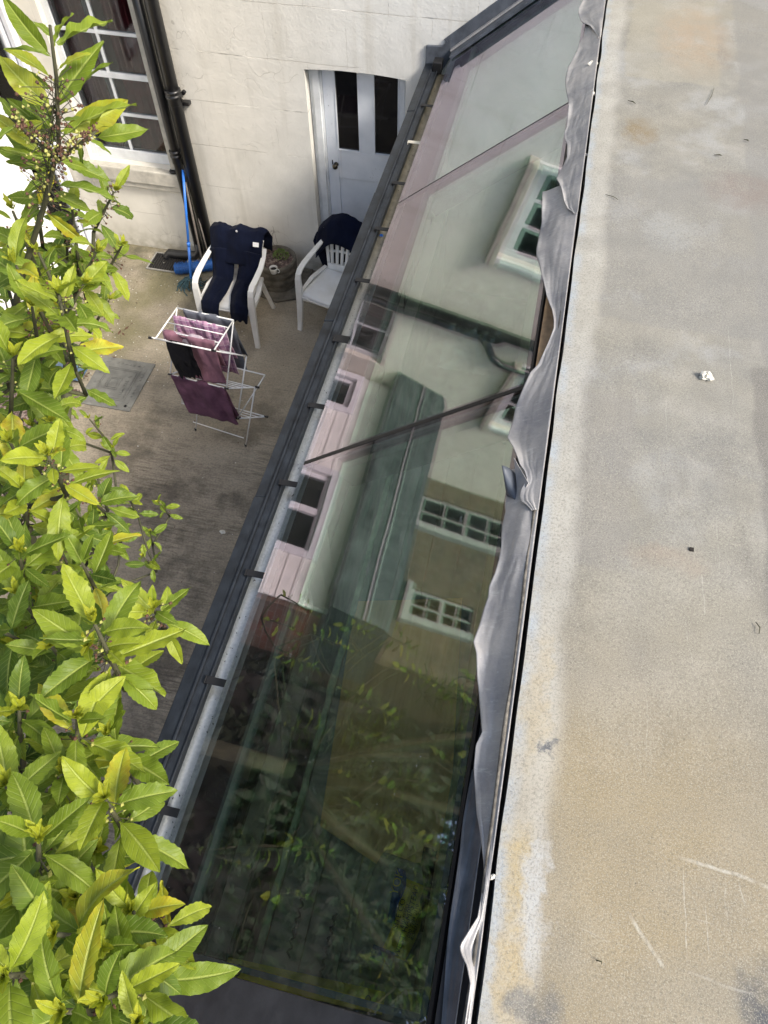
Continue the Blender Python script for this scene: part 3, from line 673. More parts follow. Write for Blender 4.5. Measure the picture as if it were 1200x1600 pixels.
r_ = MB(); r_.prism([(3.1, 8.0), (6.3, 8.0), (6.3, 8.15), (4.7, 9.4), (3.1, 8.15)], 'x', -12, -6.0); r_.build('roof', M['slate'], bh)

# garden wall further left
gw = MB(); gw.box(-5.5, -5.3, -4, 2.95, 0, 1.9)
tag(gw.build('garden_wall', M['red_brick']), 'low red brick garden wall behind the bay tree, reflected in the glass', 'wall')

# ------------------------------------------------------------------ lean-to with the glass roof
ext = thing('lean_to_extension', 'narrow lean-to with a sloping tinted glass roof between yard and flat roof', 'extension', (-0.5, 3.0, 0))
Y0, Y1 = -0.03, 6.07
w_ = MB(); w_.box(-1.03, -0.80, -0.3, 6.095, -0.05, 0.9); w_.box(-1.03, -0.80, -0.3, 6.095, 1.97, 2.06)
for a_, b_ in ((-0.3, 0.0), (1.9, 2.05), (3.95, 4.1), (5.9, 6.095)): w_.box(-1.03, -0.80, a_, b_, 0.9, 1.97)  # gaps left in the unseen yard side to let light in
w_.build('outer_wall', M['render'], ext)
for a_, b_ in ((0.0, 1.9), (2.05, 3.95), (4.1, 5.9)):  # windows added in those gaps to brighten the inside
    f_ = MB()
    for c_, d_ in ((a_, a_+0.05), (b_-0.05, b_), ((a_+b_)/2-0.03, (a_+b_)/2+0.03)): f_.box(-0.96, -0.90, c_, d_, 0.9, 1.97)
    f_.box(-0.955, -0.905, a_+0.05, b_-0.05, 0.902, 0.95); f_.box(-0.955, -0.905, a_+0.05, b_-0.05, 1.92, 1.968)
    fo_ = f_.build('window_frame', M['coping'], ext); g_ = MB().box(-0.933, -0.928, a_+0.04, b_-0.04, 0.93, 1.94); sub('window_glass', g_, M['clear'], fo_)
w_ = MB(); w_.box(-0.798, -0.782, -0.1, 6.095, 0.0, 0.9); w_.build('inner_lining', M['inner_wall'], ext)
w_ = MB(); w_.box(0.09, 0.13, -0.3, 6.095, 0.0, 2.95); w_.build('party_wall', M['inner_wall'], ext)
w_ = MB(); w_.box(-0.78, 0.09, -0.3, -0.2, 0.0, 2.2); w_.build('end_wall', M['inner_wall'], ext)
w_ = MB(); w_.box(-0.79, 0.10, -0.3, 6.09, 0.002, 0.012); w_.build('floor', M['inner_floor'], ext)
# coping in lengths, each a little proud of the next
cp = MB(); ys = [-0.3, 0.55, 1.81, 3.05, 4.31, 5.35, 6.09]
for i in range(6):
    dz = 0.0025 * (i % 2); a, b = ys[i], ys[i+1]-0.002
    cp.prism([(-1.050 - dz, 2.10), (-1.050 - dz, 2.163 + dz), (-0.992, 2.172 + dz), (-0.992, 2.10)], 'y', a, b)
cpo = cp.build('coping', M['coping'], ext, bevel=0.004)
gt = MB()
gt.box(-0.990, -0.980, -0.25, 6.06, 2.08, 2.185); gt.box(-0.980, -0.942, -0.25, 6.06, 2.160, 2.168)
gt.box(-0.942, -0.936, -0.25, 6.06, 2.09, 2.178)
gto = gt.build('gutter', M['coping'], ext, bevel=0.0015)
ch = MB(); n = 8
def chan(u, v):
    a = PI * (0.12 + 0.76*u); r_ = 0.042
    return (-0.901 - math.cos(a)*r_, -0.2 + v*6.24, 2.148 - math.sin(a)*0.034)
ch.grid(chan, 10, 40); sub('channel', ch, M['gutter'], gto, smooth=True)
by = [0.395 + 0.503*k for k in range(11)]
for y in by:
    w = 0.032
    if abs(y - 2.91) < 0.02: w = 0.055
    b_ = MB(); b_.box(-0.950, -0.868, y-w/2, y+w/2, 2.179, 2.184); b_.box(-0.957, -0.950, y-w/2, y+w/2, 2.15, 2.184)
    mm = M['rubber'] if w > 0.02 else M['coping']
    if abs(y - 4.92) < 0.1: mm = M['sill']
    sub('gutter_bracket', b_, mm, gto, bevel=0.002)
b_ = MB(); b_.box(-0.975, -0.905, 5.955, 6.05, 2.15, 2.235); sub('gutter_stop', b_, M['rubber'], gto, bevel=0.006)
# slope helper: s = distance up the slope from the lower glass edge, h = height above it
SX, SZ = -0.850, gz(-0.850)
def sl_pt(s, y, h): return (SX + s*math.cos(TH) - h*math.sin(TH), y, SZ + s*math.sin(TH) + h*math.cos(TH))
def slab(mb, s0, s1, y0, y1, h0, h1):
    vs = [sl_pt(s, y, h) for h in (h0, h1) for (s, y) in ((s0, y0), (s1, y0), (s1, y1), (s0, y1))]
    mb.add(vs, [(0,3,2,1), (4,5,6,7), (0,1,5,4), (1,2,6,5), (2,3,7,6), (3,0,4,7)]); return mb
SL = (0.092 - SX) / math.cos(TH)
bays = [(-0.03, 1.982), (1.996, 4.094), (4.108, 6.03)]
for a, b in bays:
    gp = slab(MB(), 0, SL, a, b, -0.008, 0.0).build('glass_pane', M['glass_out'], ext)
    sub('inner_pane', slab(MB(), 0.226, SL-0.03, a+0.03, b-0.03, -0.034, -0.028), M['glass_in'], gp)
    e = MB(); slab(e, 0.206, 0.224, a+0.02, b-0.02, -0.036, -0.010); slab(e, SL-0.03, SL-0.012, a+0.02, b-0.02, -0.036, -0.010)
    slab(e, 0.224, SL-0.03, a+0.012, a+0.028, -0.036, -0.010); slab(e, 0.224, SL-0.03, b-0.028, b-0.012, -0.036, -0.010)
    sub('spacer_bar', e, plain('grey_spacer', (0.045, 0.065, 0.058), 0.5), gp)
    e = MB(); slab(e, SL+0.001, SL+0.012, a, b, -0.034, 0.004); sub('edge_seal', e, M['rubber'], gp)
# dark backing of the eaves strip
e = slab(MB(), 0.012, 0.203, -0.1, 6.05, -0.09, -0.045); e.build('eaves_backing', M['rubber'], ext)
for y in (1.989, 4.101):
    jw = 0.006 if y > 3 else 0.011; e = slab(MB(), 0.0, SL, y-jw, y+jw, -0.02, 0.0015 if y < 3 else -0.003); e.build('glazing_joint', M['rubber'], ext)
    e = slab(MB(), 0.20, SL, y-0.085, y-0.002, -0.16, -0.037); e.build('rafter', M['steel_grey'], ext, bevel=0.004)
e = slab(MB(), 0.1, SL, -0.12, -0.035, -0.16, -0.037); e.build('rafter', M['steel_grey'], ext)
e = MB(); slab(e, -0.02, SL, -0.40, -0.032, -0.036, 0.004); slab(e, -0.03, SL, -0.46, -0.40, -0.3, -0.02); e.build('lead_verge', M['verge'], ext, bevel=0.004)
e = MB(); slab(e, -0.02, SL, -0.30, -0.28, 0.004, 0.02); e.build('verge_roll', M['verge'], ext, bevel=0.006)
# timber plate and head
e = MB(); e.box(0.108, 0.19, 1.6, 3.1, 2.95, 3.005); e.build('timber_plate', M['timber'], ext)
e = MB(); e.box(0.108, 0.19, -0.2, 1.598, 2.95, 3.0); e.build('gap_shade_strip', M['rubber'], ext)  # black strips stand in for the shade in the open gap
e = MB(); e.box(0.108, 0.19, 3.102, 6.09, 2.95, 3.0); e.build('gap_shade_strip', M['rubber'], ext)
# abutment against the house wall
e = MB()
def abut(s0, s1, h0, h1, y0, y1): slab(e, s0, s1, y0, y1, h0, h1)
abut(0.02, SL+0.1, 0.006, 0.028, 5.955, 6.098); abut(0.01, SL+0.1, 0.028, 0.12, 6.080, 6.097)
e.build('wall_flashing', M['lead_dark'], ext, bevel=0.004)
e = slab(MB(), 0.02, SL+0.1, 6.035, 6.078, 0.029, 0.042); e.build('flashing_roll', M['lead'], ext, bevel=0.004)
e = slab(MB(), 0.0, SL, 5.985, 6.0, 0.006, 0.013); 
e = MB(); e.prism([(-1.055, 2.10), (-1.052, 2.295), (-0.93, 2.30), (-0.86, 2.36), (-0.86, 2.22), (-0.93, 2.10)], 'y', 6.075, 6.098)
e.build('corner_patch', M['lead_dark'], ext, bevel=0.003)

# ------------------------------------------------------------------ the flat roof on the right
fb = thing('flat_roofed_building', 'flat roofed building with a pale stained felt roof right of the glass', 'building', (1.5, 2.5, 0))
w_ = MB(); w_.box(0.20, 6.0, -3.0, 6.09, 0, 3.04); w_.build('wall', M['render'], fb)
def rfn(u, v):
    x = 0.192 + u*6.0; y = -3.0 + v*9.09
    z = 3.1 + 0.004*noise.noise(Vector((x*2.2, y*2.2, 3)))
    if u == 0: x += 0.006*noise.noise(Vector((0, y*4, 7))) ; z -= 0.006
    return (x, y, z)
w_ = MB(); w_.grid(rfn, 60, 120)
ro = w_.build('roof_covering', M['roof'], fb, smooth=True)
w_ = MB(); w_.box(0.196, 6.1, -3.05, 6.095, 3.045, 3.085); w_.build('roof_deck', M['rubber'], fb)

# ------------------------------------------------------------------ lead flashing along the roof edge
fl = thing('lead_flashing', 'buckled grey lead flashing hanging over the top edge of the glass', 'flashing', (0.15, 3, 3.0))
def lead_sheet(pts, mat, lift, seed, xt=0.178, zt=3.088, y_ext=None, free=0.03):
    P = sorted([(q.y, q.x) for q in (atg(p, lift) for p in pts)])
    ys_ = [p[0] for p in P]; xs_ = [p[1] for p in P]
    if y_ext is not None:
        ys_ = [y_ext] + ys_; xs_ = [xs_[0]] + xs_
    n = max(16, int((ys_[-1]-ys_[0]) / 0.008)); nu = 26
    def f(u, v):
        y = ys_[0] + v*(ys_[-1]-ys_[0]); xl = float(np.interp(y, ys_, xs_))
        xl = min(xl, xt - 0.012)
        # section: u=0 at roof edge, u=1 at free edge
        wv = noise.noise(Vector((y*3.1, seed, 0))); wv2 = noise.noise(Vector((y*7.5, seed, u*1.5)))
        xb = 0.125
        x = xt + (xl - xt)*u
        zg = gz(x) + lift / math.cos(TH)
        drop = zt - (xt - x) * 1.7                    # steep fall from the roof edge
        z = 0.5*(zg + drop + math.sqrt((zg-drop)**2 + 0.0002)) if drop > zg - 0.05 else zg
        # soft buckles, growing to the free edge
        z += (0.034*wv + 0.014*wv2) * u * u
        z += 0.005*abs(noise.noise(Vector((y*5.5 + u*3, u*2.6 - y*2, seed+20))))*min(1, u*2.5) + 0.0015*abs(noise.noise(Vector((y*13 - u*6, u*5, seed+30))))*u; z += 0.020*math.sin(u*PI)*noise.noise(Vector((y*2.0, seed + 5, 2)))
        if u > 0.75: z += (free - 0.01) * ((u-0.75)/0.25)**2 * (0.4 + 0.6*noise.noise(Vector((y*4, seed+9, 0))))
        return (x, y, z)
    m_ = MB(); m_.grid(f, nu, n)
    return m_.build('lead_sheet', mat, fl, smooth=True, solid=0.003)
E1 = [(912,-60),(911,-20),(910,0),(909,8),(903,20),(902,27),(907,35),(915,42),(922,46),(930,52),(936,60)]
E2 = [(915,42),(912,55),(911,60),(905,68),(902,80),(894,95),(887,108),(883,125),(884,145),(888,160),(886,190),(885,200),(881,210),(882,218),(886,228),(886,245),(878,262),(869,280),(873,292),(880,315),(886,328),(895,335)]
E3 = [(847,302),(845,330),(846,350),(842,370),(837,395),(837,405),(843,420),(848,440),(853,465),(862,485),(865,503),(865,515),(857,535),(848,555),(840,572),(828,585),(821,600),(812,620),(806,635),(802,655),(793,683),(800,700),(805,715),(811,733),(818,742),(822,755),(813,770),(811,780),(813,788),(820,792),(830,800)]
E4 = [(790,735),(790,745),(791,760),(791,775),(789,790),(790,800),(784,825),(783,840),(782,860),(778,880),(772,900),(763,920),(762,935),(755,955),(748,980),(738,1008),(743,1025),(745,1060),(749,1090),(752,1130),(753,1145),(743,1165),(740,1200),(743,1240),(745,1270),(750,1300),(756,1350),(754,1390),(745,1435),(717,1478),(718,1490),(728,1510),(734,1540),(730,1570),(727,1600)]
E5 = [(739,1200),(731,1240),(724,1280),(718,1330),(711,1380),(702,1440),(698,1480),(695,1530),(690,1600)]
lead_sheet(E5, M['lead_dark'], 0.008, 3.3, xt=0.150, zt=3.046, y_ext=-0.5, free=0.012)
lead_sheet(E4, M['lead'], 0.026, 1.3, y_ext=-0.5)
lead_sheet(E3, M['lead'], 0.036, 2.9)
lead_sheet(E2, M['lead'], 0.044, 4.1)
lead_sheet(E1, M['lead'], 0.052, 6.2)
# torn upright tab of lead
a, b, c, d = atg((784,727), 0.10), atg((806,742), 0.02), atg((812,790), 0.02), atg((792,775), 0.03)
m_ = MB(); m_.grid(lambda u, v: tuple((a.lerp(b, u)).lerp(d.lerp(c, u), v) + Vector((0, 0, 0.01*math.sin(u*PI)))), 6, 8); m_.build('lead_tab', M['lead_dark'], fl, smooth=True, solid=0.003)
a, b, c = atg((803,715), 0.06), atg((826,755), 0.055), atg((811,782), 0.03)
m_ = MB(); m_.add([a, b, c], [(0, 1, 2)]); m_.build('lead_tab', M['lead'], fl, solid=0.003)
# bead of old mortar and dirt along the top of the lead
m_ = MB(); random.seed(4)
y = -0.4; pts = []
while y < 6.0: pts.append((0.166 + 0.004*random.random(), y, 3.084)); y += 0.08
m_.tube(pts, [0.0045 + 0.003*random.random() for _ in pts], 6); m_.build('sealant_bead', plain('crumbling_sealant', (0.22, 0.20, 0.17), 0.9, var=0.35, sc=40, bump=1.0), fl, smooth=True)

# ------------------------------------------------------------------ white plastic chairs
def make_chair(label, loc, rz):
    t_ = thing('plastic_chair', label, 'chair', (0, 0, 0), 'white plastic garden chairs', local=True)
    # seat
    def seat(u, v):
        x = (u-0.5)*(0.47 - 0.07*v); y = -0.235 + v*0.44
        z = 0.425 - 0.018*math.sin(u*PI)*(1-0.3*v) + 0.012*v - (0.03*((0.12-v)/0.12)**2 if v < 0.12 else 0)
        return (x, y, z)
    m_ = MB(); m_.grid(seat, 16, 16); m_.build('seat', M['plastic'], t_, smooth=True, solid=0.012)
    ap = MB(); ap.grid(lambda u, v: ((u-0.5)*0.47, -0.238 - 0.02*math.sin(u*PI) + 0.008*v, 0.392 + v*0.0 - v*0.05*(0.4+0.6*abs(2*u-1)**2) + 0.002), 16, 3); ap.build('seat_apron', M['plastic'], t_, smooth=True, solid=0.008)
    # back: fan of slats between rails, leaning back
    def bk(a, h):   # a across -1..1, h 0..1 up
        w = 0.18 + 0.075*h; x = a*w
        y = 0.205 + 0.13*h - 0.05*(a*a)*(0.4+0.6*h)
        z = 0.43 + 0.42*h - 0.05*h*a*a
        return Vector((x, y, z))
    b = MB(); n = 24
    b.grid(lambda u, v: tuple(bk(2*u-1, 0.84 + 0.16*v)), n, 4)
    b.grid(lambda u, v: tuple(bk(2*u-1, 0.0 + 0.16*v)), n, 4)
    for sgn in (-1, 1): b.grid(lambda u, v: tuple(bk(sgn*(0.86 + 0.14*u), 0.16 + 0.68*v)), 3, 10)
    b.grid(lambda u, v: tuple(bk(-0.86 + 1.72*u, 0.42 + 0.05*v)), n, 2)
    bo = b.build('backrest', M['plastic'], t_, smooth=True, solid=0.011)
    for k in range(7):
        a = -0.86 + 1.72*(k+0.5)/7 ; s_ = MB(); s_.grid(lambda u, v: tuple(bk(a - 0.075 + 0.15*u, 0.15 + 0.70*v) + Vector((0, -0.003, 0))), 2, 8)
        sub('slat', s_, M['plastic'], bo, smooth=True, solid=0.009)
    for s in (-1, 1):
        ar = MB()
        pts = [(s*0.245, 0.30, 0.70), (s*0.262, 0.2, 0.675), (s*0.275, 0.08, 0.655), (s*0.278, -0.06, 0.645), (s*0.272, -0.16, 0.632), (s*0.268, -0.205, 0.60)]
        ar.sweep(pts, [0.035, 0.045, 0.05, 0.055, 0.055, 0.05], [0.014, 0.016, 0.016, 0.016, 0.018, 0.02])
        ar.build('armrest', M['plastic'], t_, bevel=0.004)
        l_ = MB()
        pts = [(s*0.268, -0.198, 0.615), (s*0.268, -0.212, 0.56), (s*0.262, -0.222, 0.46), (s*0.262, -0.238, 0.30), (s*0.268, -0.262, 0.10), (s*0.272, -0.275, 0.0)]
        l_.sweep(pts, [0.052, 0.058, 0.066, 0.062, 0.050, 0.045], [0.018, 0.03, 0.036, 0.03, 0.028, 0.035], up=(0, 1, 0)); l_.build('front_leg', M['plastic'], t_, bevel=0.005)
        l_ = MB(); pts = [(s*0.185, 0.19, 0.43), (s*0.20, 0.225, 0.30), (s*0.225, 0.27, 0.12), (s*0.238, 0.30, 0.0)]
        l_.sweep(pts, [0.05, 0.045, 0.038, 0.034], [0.022, 0.022, 0.02, 0.028], up=(0, 1, 0)); l_.build('rear_leg', M['plastic'], t_, bevel=0.004)
        l_ = MB(); l_.sweep([(s*0.262, -0.215, 0.40), (s*0.25, 0.0, 0.435), (s*0.21, 0.2, 0.44)], [0.03, 0.045, 0.04], [0.03, 0.03, 0.03]); l_.build('side_rail', M['plastic'], t_, bevel=0.004)
    t_.location = loc; t_.rotation_euler = (0, 0, rz); return t_
c1 = make_chair('white plastic garden chair draped with navy trousers', (-2.64, 5.15, 0), R(-1))
c2 = make_chair('white plastic garden chair with a bare seat and a dark jacket on its back', (-1.715, 5.40, 0), R(-14))

# cloth helper: path (list of points down the middle) with half widths, local wrinkles
def drape(path, name, mat, label, cat, seed=0, amp=0.012, nu=22, nv=50, solid=0.006, side=(1, 0, 0), parent=None, hem=0.0, extra=None):
    P = [Vector(p[:3]) for p in path]; Wd = [p[3] for p in path]
    L = [0]
    for i in range(1, len(P)): L.append(L[-1] + (P[i]-P[i-1]).length)
    L = [l/L[-1] for l in L]
    def at(v, A): return Vector([float(np.interp(v, L, [a[k] for a in A])) for k in range(3)])
    sv = Vector(side).normalized()
    def f(u, v):
        c = at(v, P); w = float(np.interp(v, L, Wd))
        c2_ = at(min(v+0.03, 1), P); c1_ = at(max(v-0.03, 0), P); tn = (c2_-c1_).normalized(); nn = sv.cross(tn).normalized()
        a = 2*u-1
        q = c + sv*(a*w) + nn*(amp*noise.noise(Vector((a*w*9+seed, v*2.2, seed))) + amp*0.5*noise.noise(Vector((a*w*26+seed, v*5, seed+3))))
        if extra: q = q + extra(a, v)
        q += tn * hem * noise.noise(Vector((a*3+seed, 4, 1))) * v
        return tuple(q)
    m_ = MB(); m_.grid(f, nu, nv)
    o = m_.build(name, mat, parent, smooth=True, solid=solid)
    uvl = o.data.uv_layers.new(name='UVMap')
    k = len(o.data.polygons)
    for pl in o.data.polygons:
        for li in pl.loop_indices:
            vi = o.data.loops[li].vertex_index; uvl.data[li].uv = ((vi % (nu+1))/nu, (vi // (nu+1))/nv)
    if label: tag(o, label, cat)
    return o
# trousers over chair one: waist on the back rail, two legs down over the seat
tr = thing('trousers', 'navy blue trousers draped over the left plastic chair, legs hanging over the seat', 'trousers', (-2.64, 5.2, 0))
cx, cy = -2.64, 5.15
def bulge(a, v): return Vector((0, -0.02*(1-a*a), 0.035*(1-a*a)))
for s, x0, x1, xb in ((-1, -0.13, -0.10, -0.12), (1, 0.13, 0.085, 0.115)):
    xs = 0.012 if s > 0 else 0
    drape([(cx+x0, cy+0.20, 0.70, 0.125), (cx+x0, cy+0.185, 0.66, 0.12), (cx+x0*1.0, cy+0.15, 0.58, 0.108), (cx+x1*1.25, cy+0.08, 0.475, 0.10), (cx+x1*1.3, cy-0.10, 0.455, 0.098), (cx+xb*1.2, cy-0.235, 0.445, 0.09), (cx+xb*1.2, cy-0.275, 0.38, 0.085), (cx+xb*1.15, cy-0.285, 0.26 if s < 0 else 0.29, 0.075)],
          'trouser_leg', M['navy'], None, None, seed=7+s, amp=0.02, parent=tr, extra=bulge, hem=0.03)
drape([(cx, cy+0.40, 0.62, 0.27), (cx+0.01, cy+0.39, 0.78, 0.285), (cx+0.01, cy+0.345, 0.875, 0.27), (cx, cy+0.28, 0.875, 0.262), (cx+0.0, cy+0.215, 0.79, 0.25), (cx, cy+0.17, 0.68, 0.245), (cx, cy+0.135, 0.61, 0.235)],
      'waist', M['navy'], None, None, seed=3, amp=0.022, nu=34, parent=tr, solid=0.01, extra=lambda a, v: Vector((0, 0.03*(a*a), 0.010*math.sin(a*9+1)*math.sin(v*PI) - (0.10*max(0, abs(a)-0.75)*4*0.3))))
q = Vector((cx+0.215, cy+0.215, 0.80))
m_ = MB(); m_.grid(lambda u, v: (q.x - 0.028 + 0.056*u, q.y - 0.012 - 0.02*v + 0.0, q.z + 0.03 - 0.034*v), 2, 2); m_.build('care_label', M['china'], tr, solid=0.002)
m_ = MB().tube([(cx+0.02, cy+0.262, 0.872), (cx+0.02, cy+0.256, 0.884)], 0.009, 10); m_.build('button', M['net'], tr)
# jacket over chair two
jk = thing('jacket', 'dark navy jacket thrown over the back of the right plastic chair', 'jacket', (-1.7, 5.6, 0))
bx_, by_ = -1.79, 5.70
side2 = Vector((math.cos(R(-14)), math.sin(R(-14)), 0)); fr2 = Vector((side2.y, -side2.x, 0))
def jp(a, f_, z, w): 
    q = Vector((-1.715, 5.40, 0)) + side2*a - fr2*f_ ; return (q.x, q.y, z, w)
drape([jp(-0.05, 0.50, 0.34, 0.27), jp(-0.05, 0.48, 0.60, 0.32), jp(-0.04, 0.44, 0.86, 0.335), jp(-0.03, 0.37, 0.945, 0.33), jp(-0.02, 0.29, 0.925, 0.32), jp(-0.02, 0.225, 0.80, 0.30), jp(-0.04, 0.20, 0.73, 0.28)],
      'body', M['navy2'], None, None, seed=12, amp=0.012, nu=34, side=side2, parent=jk, solid=0.012, extra=lambda a, v: Vector((0, 0, -0.23*abs(a)**2.2 + 0.006*math.sin(a*7+v*4))))
drape([jp(-0.25, 0.31, 0.72, 0.09), jp(-0.27, 0.29, 0.62, 0.11), jp(-0.27, 0.30, 0.50, 0.09), jp(-0.28, 0.33, 0.36, 0.045), jp(-0.27, 0.34, 0.22, 0.022)],
      'sleeve', M['navy2'], None, None, seed=15, amp=0.01, nu=10, side=side2, parent=jk, solid=0.035)

# ------------------------------------------------------------------ clothes airer
ai = thing('clothes_airer', 'white wire clothes airer hung with purple and pink washing in the yard', 'clothes airer', (-2.4, 3.9, 0))
wr = 0.0045
def tubes(name, segs, r=wr, mat='wire', parent=ai):
    m_ = MB()
    for a, b in segs: m_.tube([a, b], r, 8)
    return m_.build(name, M[mat], parent, smooth=True)
zt_ = 1.15
TBL, TBR, TFR, TFL = (atz(p, zt_) for p in ((276.4, 481), (364.7, 500.3), (334, 548), (243, 529)))
def rods(A, B, C_, D, fr_): return [(A.lerp(D, f), B.lerp(C_, f)) for f in fr_]
tubes('top_frame', [(TBL, TBR), (TBR, TFR), (TFR, TFL), (TFL, TBL)], 0.006)
tubes('hanging_rod', rods(TBL, TBR, TFR, TFL, (0.25, 0.48, 0.74)), 0.004)
ML, MR, MRR, MBR = atz((266, 585), 0.70), atz((354, 607), 0.70), atz((402, 605), 0.70), atz((414, 586), 0.70)
MBL = ML + (MBR - MR) * 0.0 + Vector((0.19, 0.30, 0))
tubes('middle_frame', [(ML, MR), (MR, MRR), (MRR, MBR), (MBR, MBR + (ML-MR)*1.02), (ML, MBR + (ML-MR)*1.02)], 0.0055)
tubes('hanging_rod', [(MR.lerp(MRR, f), MR.lerp(MRR, f) + (ML-MR)) for f in (0.3, 0.5, 0.7, 0.9)], 0.004)
LL, LR, LRR, LBR = atz((284, 630), 0.30), atz((371, 654), 0.30), atz((416, 651), 0.30), atz((395, 612), 0.42)
tubes('lower_frame', [(LL, LR), (LR, LRR), (LRR, LRR + (LL-LR)), (LL, LRR + (LL-LR))], 0.0055)
tubes('hanging_rod', [(LR.lerp(LRR, f), LR.lerp(LRR, f) + (LL-LR)) for f in (0.25, 0.5, 0.75)], 0.004)
F1, F2 = atz((306, 672), 0), atz((384, 697), 0)
hr = atz((385, 557), 0.95); top2 = hr + (TBL - TBR)
tubes('top_wing', [(TFR, hr), (TFL, top2), (hr, top2), (TFL, atz((237, 527), zt_+0.01))], 0.005)
tubes('post', [(TBR, MR)], 0.006); tubes('post', [(TBL, ML)], 0.006)
tubes('post', [(hr, LR)], 0.006); tubes('post', [(top2, LL)], 0.006)
k2 = atz((398, 607), 0.70)
tubes('leg', [(k2, F2)], 0.006); tubes('leg', [(k2 + (F1-F2), F1)], 0.006)
tubes('brace', [(MRR, LR), (MRR + (ML-MR), LL)], 0.005)
tubes('foot_bar', [(F1 + Vector((0, 0, 0.11)) , F2 + Vector((0, 0, 0.11)))], 0.0045)
for q in (F1, F2): tubes('foot_cap', [(q, q + Vector((0, 0, 0.025)))], 0.009, 'black_plastic')
for q in (MR, ML, LR, LRR, MRR, TFR): tubes('joint_cap', [(q - Vector((0.018, 0, 0)), q + Vector((0.018, 0, 0)))], 0.009, 'black_plastic')
q = atz((236, 528), zt_); tubes('joint_cap', [(q - Vector((0.02, 0, 0)), q + Vector((0.012, 0, 0)))], 0.010, 'black_plastic')
dirx = (TBR - TBL).normalized(); diry = (TFR - TBR).normalized()
def hang(name, mat, label, cat, f, u0, u1, front, back, seed, top=None, lean=0.0, **k):
    A, B = (TBL.lerp(TFL, f), TBR.lerp(TFR, f)) if top is None else top
    a, b = A.lerp(B, u0), A.lerp(B, u1); c = (a+b)/2; w = (b-a).length/2
    ln = Vector((lean, 0, 0))
    path = [(*(c + Vector((0, 0.02 + 0.03, -back)) + ln*back), w), (*(c + Vector((0, 0.018, -back*0.5)) + ln*back*.5), w), (*(c + Vector((0, 0.010, -0.01))), w), (*(c + Vector((0, 0, 0.008))), w), (*(c + Vector((0, -0.010, -0.01))), w), (*(c + Vector((0, -0.015, -front*0.5)) + ln*front*0.5), w*0.99), (*(c + Vector((0, -0.01, -front)) + ln*front), w*0.96)]
    return drape(path, name, M[mat], label, cat, seed=seed, side=(b-a).normalized(), **k)
hang('grey_cloth', 'grey_cloth', 'grey cloth hanging from the rearmost top rod of the airer', 'cloth', 0.0, 0.12, 0.97, 0.52, 0.42, 21, lean=0.10, amp=0.03)
hang('plaid_pyjamas', 'plaid', 'pink and purple plaid pyjamas hanging over a top rod of the airer', 'pyjamas', 0.25, 0.03, 0.93, 0.50, 0.36, 22, lean=0.08, amp=0.035)
hang('jersey', 'mauve', 'mauve jersey hanging low from the front rods of the airer', 'jersey', 0.76, 0.05, 0.93, 0.44, 0.30, 25, lean=0.05, amp=0.03)
hang('pink_cloth', 'pink_cloth', 'pale pink cloth folded over the front top rod of the airer', 'cloth', 0.72, 0.02, 0.93, 0.16, 0.10, 24, amp=0.022)
hang('vest', 'black_cloth', 'black vest hanging from the front left edge of the airer', 'vest', 0.99, 0.18, 0.60, 0.34, 0.05, 26, amp=0.03, hem=0.12, lean=0.08)
hang('purple_towel', 'purple', 'purple towel hanging over the middle front rod of the airer', 'towel', 0, 0.02, 0.97, 0.42, 0.40, 28, top=(ML + Vector((0, -0.004, 0)), MR + Vector((0, -0.004, 0))), amp=0.03, hem=0.03, lean=0.12, solid=0.009)

# ------------------------------------------------------------------ planter, mug, tools
pc = Vector((-2.455, 5.83, 0))
pl_ = thing('stone_planter', 'round weathered stone planter with green succulents between the two chairs', 'planter', pc)
m_ = MB(); m_.lathe([(0.15, 0), (0.185, 0.01), (0.19, 0.06), (0.182, 0.075), (0.192, 0.09), (0.197, 0.15), (0.19, 0.165), (0.2, 0.18), (0.203, 0.24), (0.197, 0.252), (0.206, 0.265), (0.208, 0.30), (0.198, 0.312), (0.175, 0.312), (0.168, 0.275), (0.0, 0.27)], pc, 40)
m_.build('pot', M['stone'], pl_, smooth=True)
m_ = MB(); m_.grid(lambda u, v: (pc.x + 0.17*u*math.cos(v*2*PI), pc.y + 0.17*u*math.sin(v*2*PI), 0.285 + 0.012*noise.noise(Vector((u*9*math.cos(v*2*PI), u*9*math.sin(v*2*PI), 0)))), 10, 40); m_.build('compost', M['soil'], pl_, smooth=True)
random.seed(11); m_ = MB()
for _ in range(230):
    a = random.random()*2*PI; r_ = 0.085*math.sqrt(random.random()); h = 0.30 + 0.06*(1-(r_/0.085)**2)*random.uniform(0.7, 1.2)
    q = pc + Vector((0.035 + r_*math.cos(a), 0.06 + r_*math.sin(a)*0.9, h)); s = random.uniform(0.008, 0.015)
    d = Vector((random.uniform(-1, 1), random.uniform(-1, 1), random.uniform(0.3, 1.2))).normalized(); u_ = d.orthogonal().normalized()*s*0.55; w_ = d.cross(u_)
    m_.add([q-d*s*0.6, q+u_, q+d*s, q-u_, q+w_*0.5], [(0, 1, 4), (1, 2, 4), (2, 3, 4), (3, 0, 4)])
m_.build('succulent_plant', M['succulent'], pl_)
m_ = MB()
for k in range(9):
    a = k*0.9; q0 = pc + Vector((-0.10+0.02*k*math.cos(a)*0.6, 0.10, 0.28)); m_.tube([q0, q0 + Vector((random.uniform(-.05, .05), random.uniform(-.02, .05), 0.14)), q0 + Vector((random.uniform(-.1, .1), random.uniform(-.02, .06), random.uniform(.2, .3)))], [0.0018, 0.0013, 0.001], 5)
m_.build('dead_stalks', M['bud'], pl_)
mg = atz((427, 418), 0.36)
mug = thing('mug', 'small white china mug standing in the stone planter', 'mug', mg)
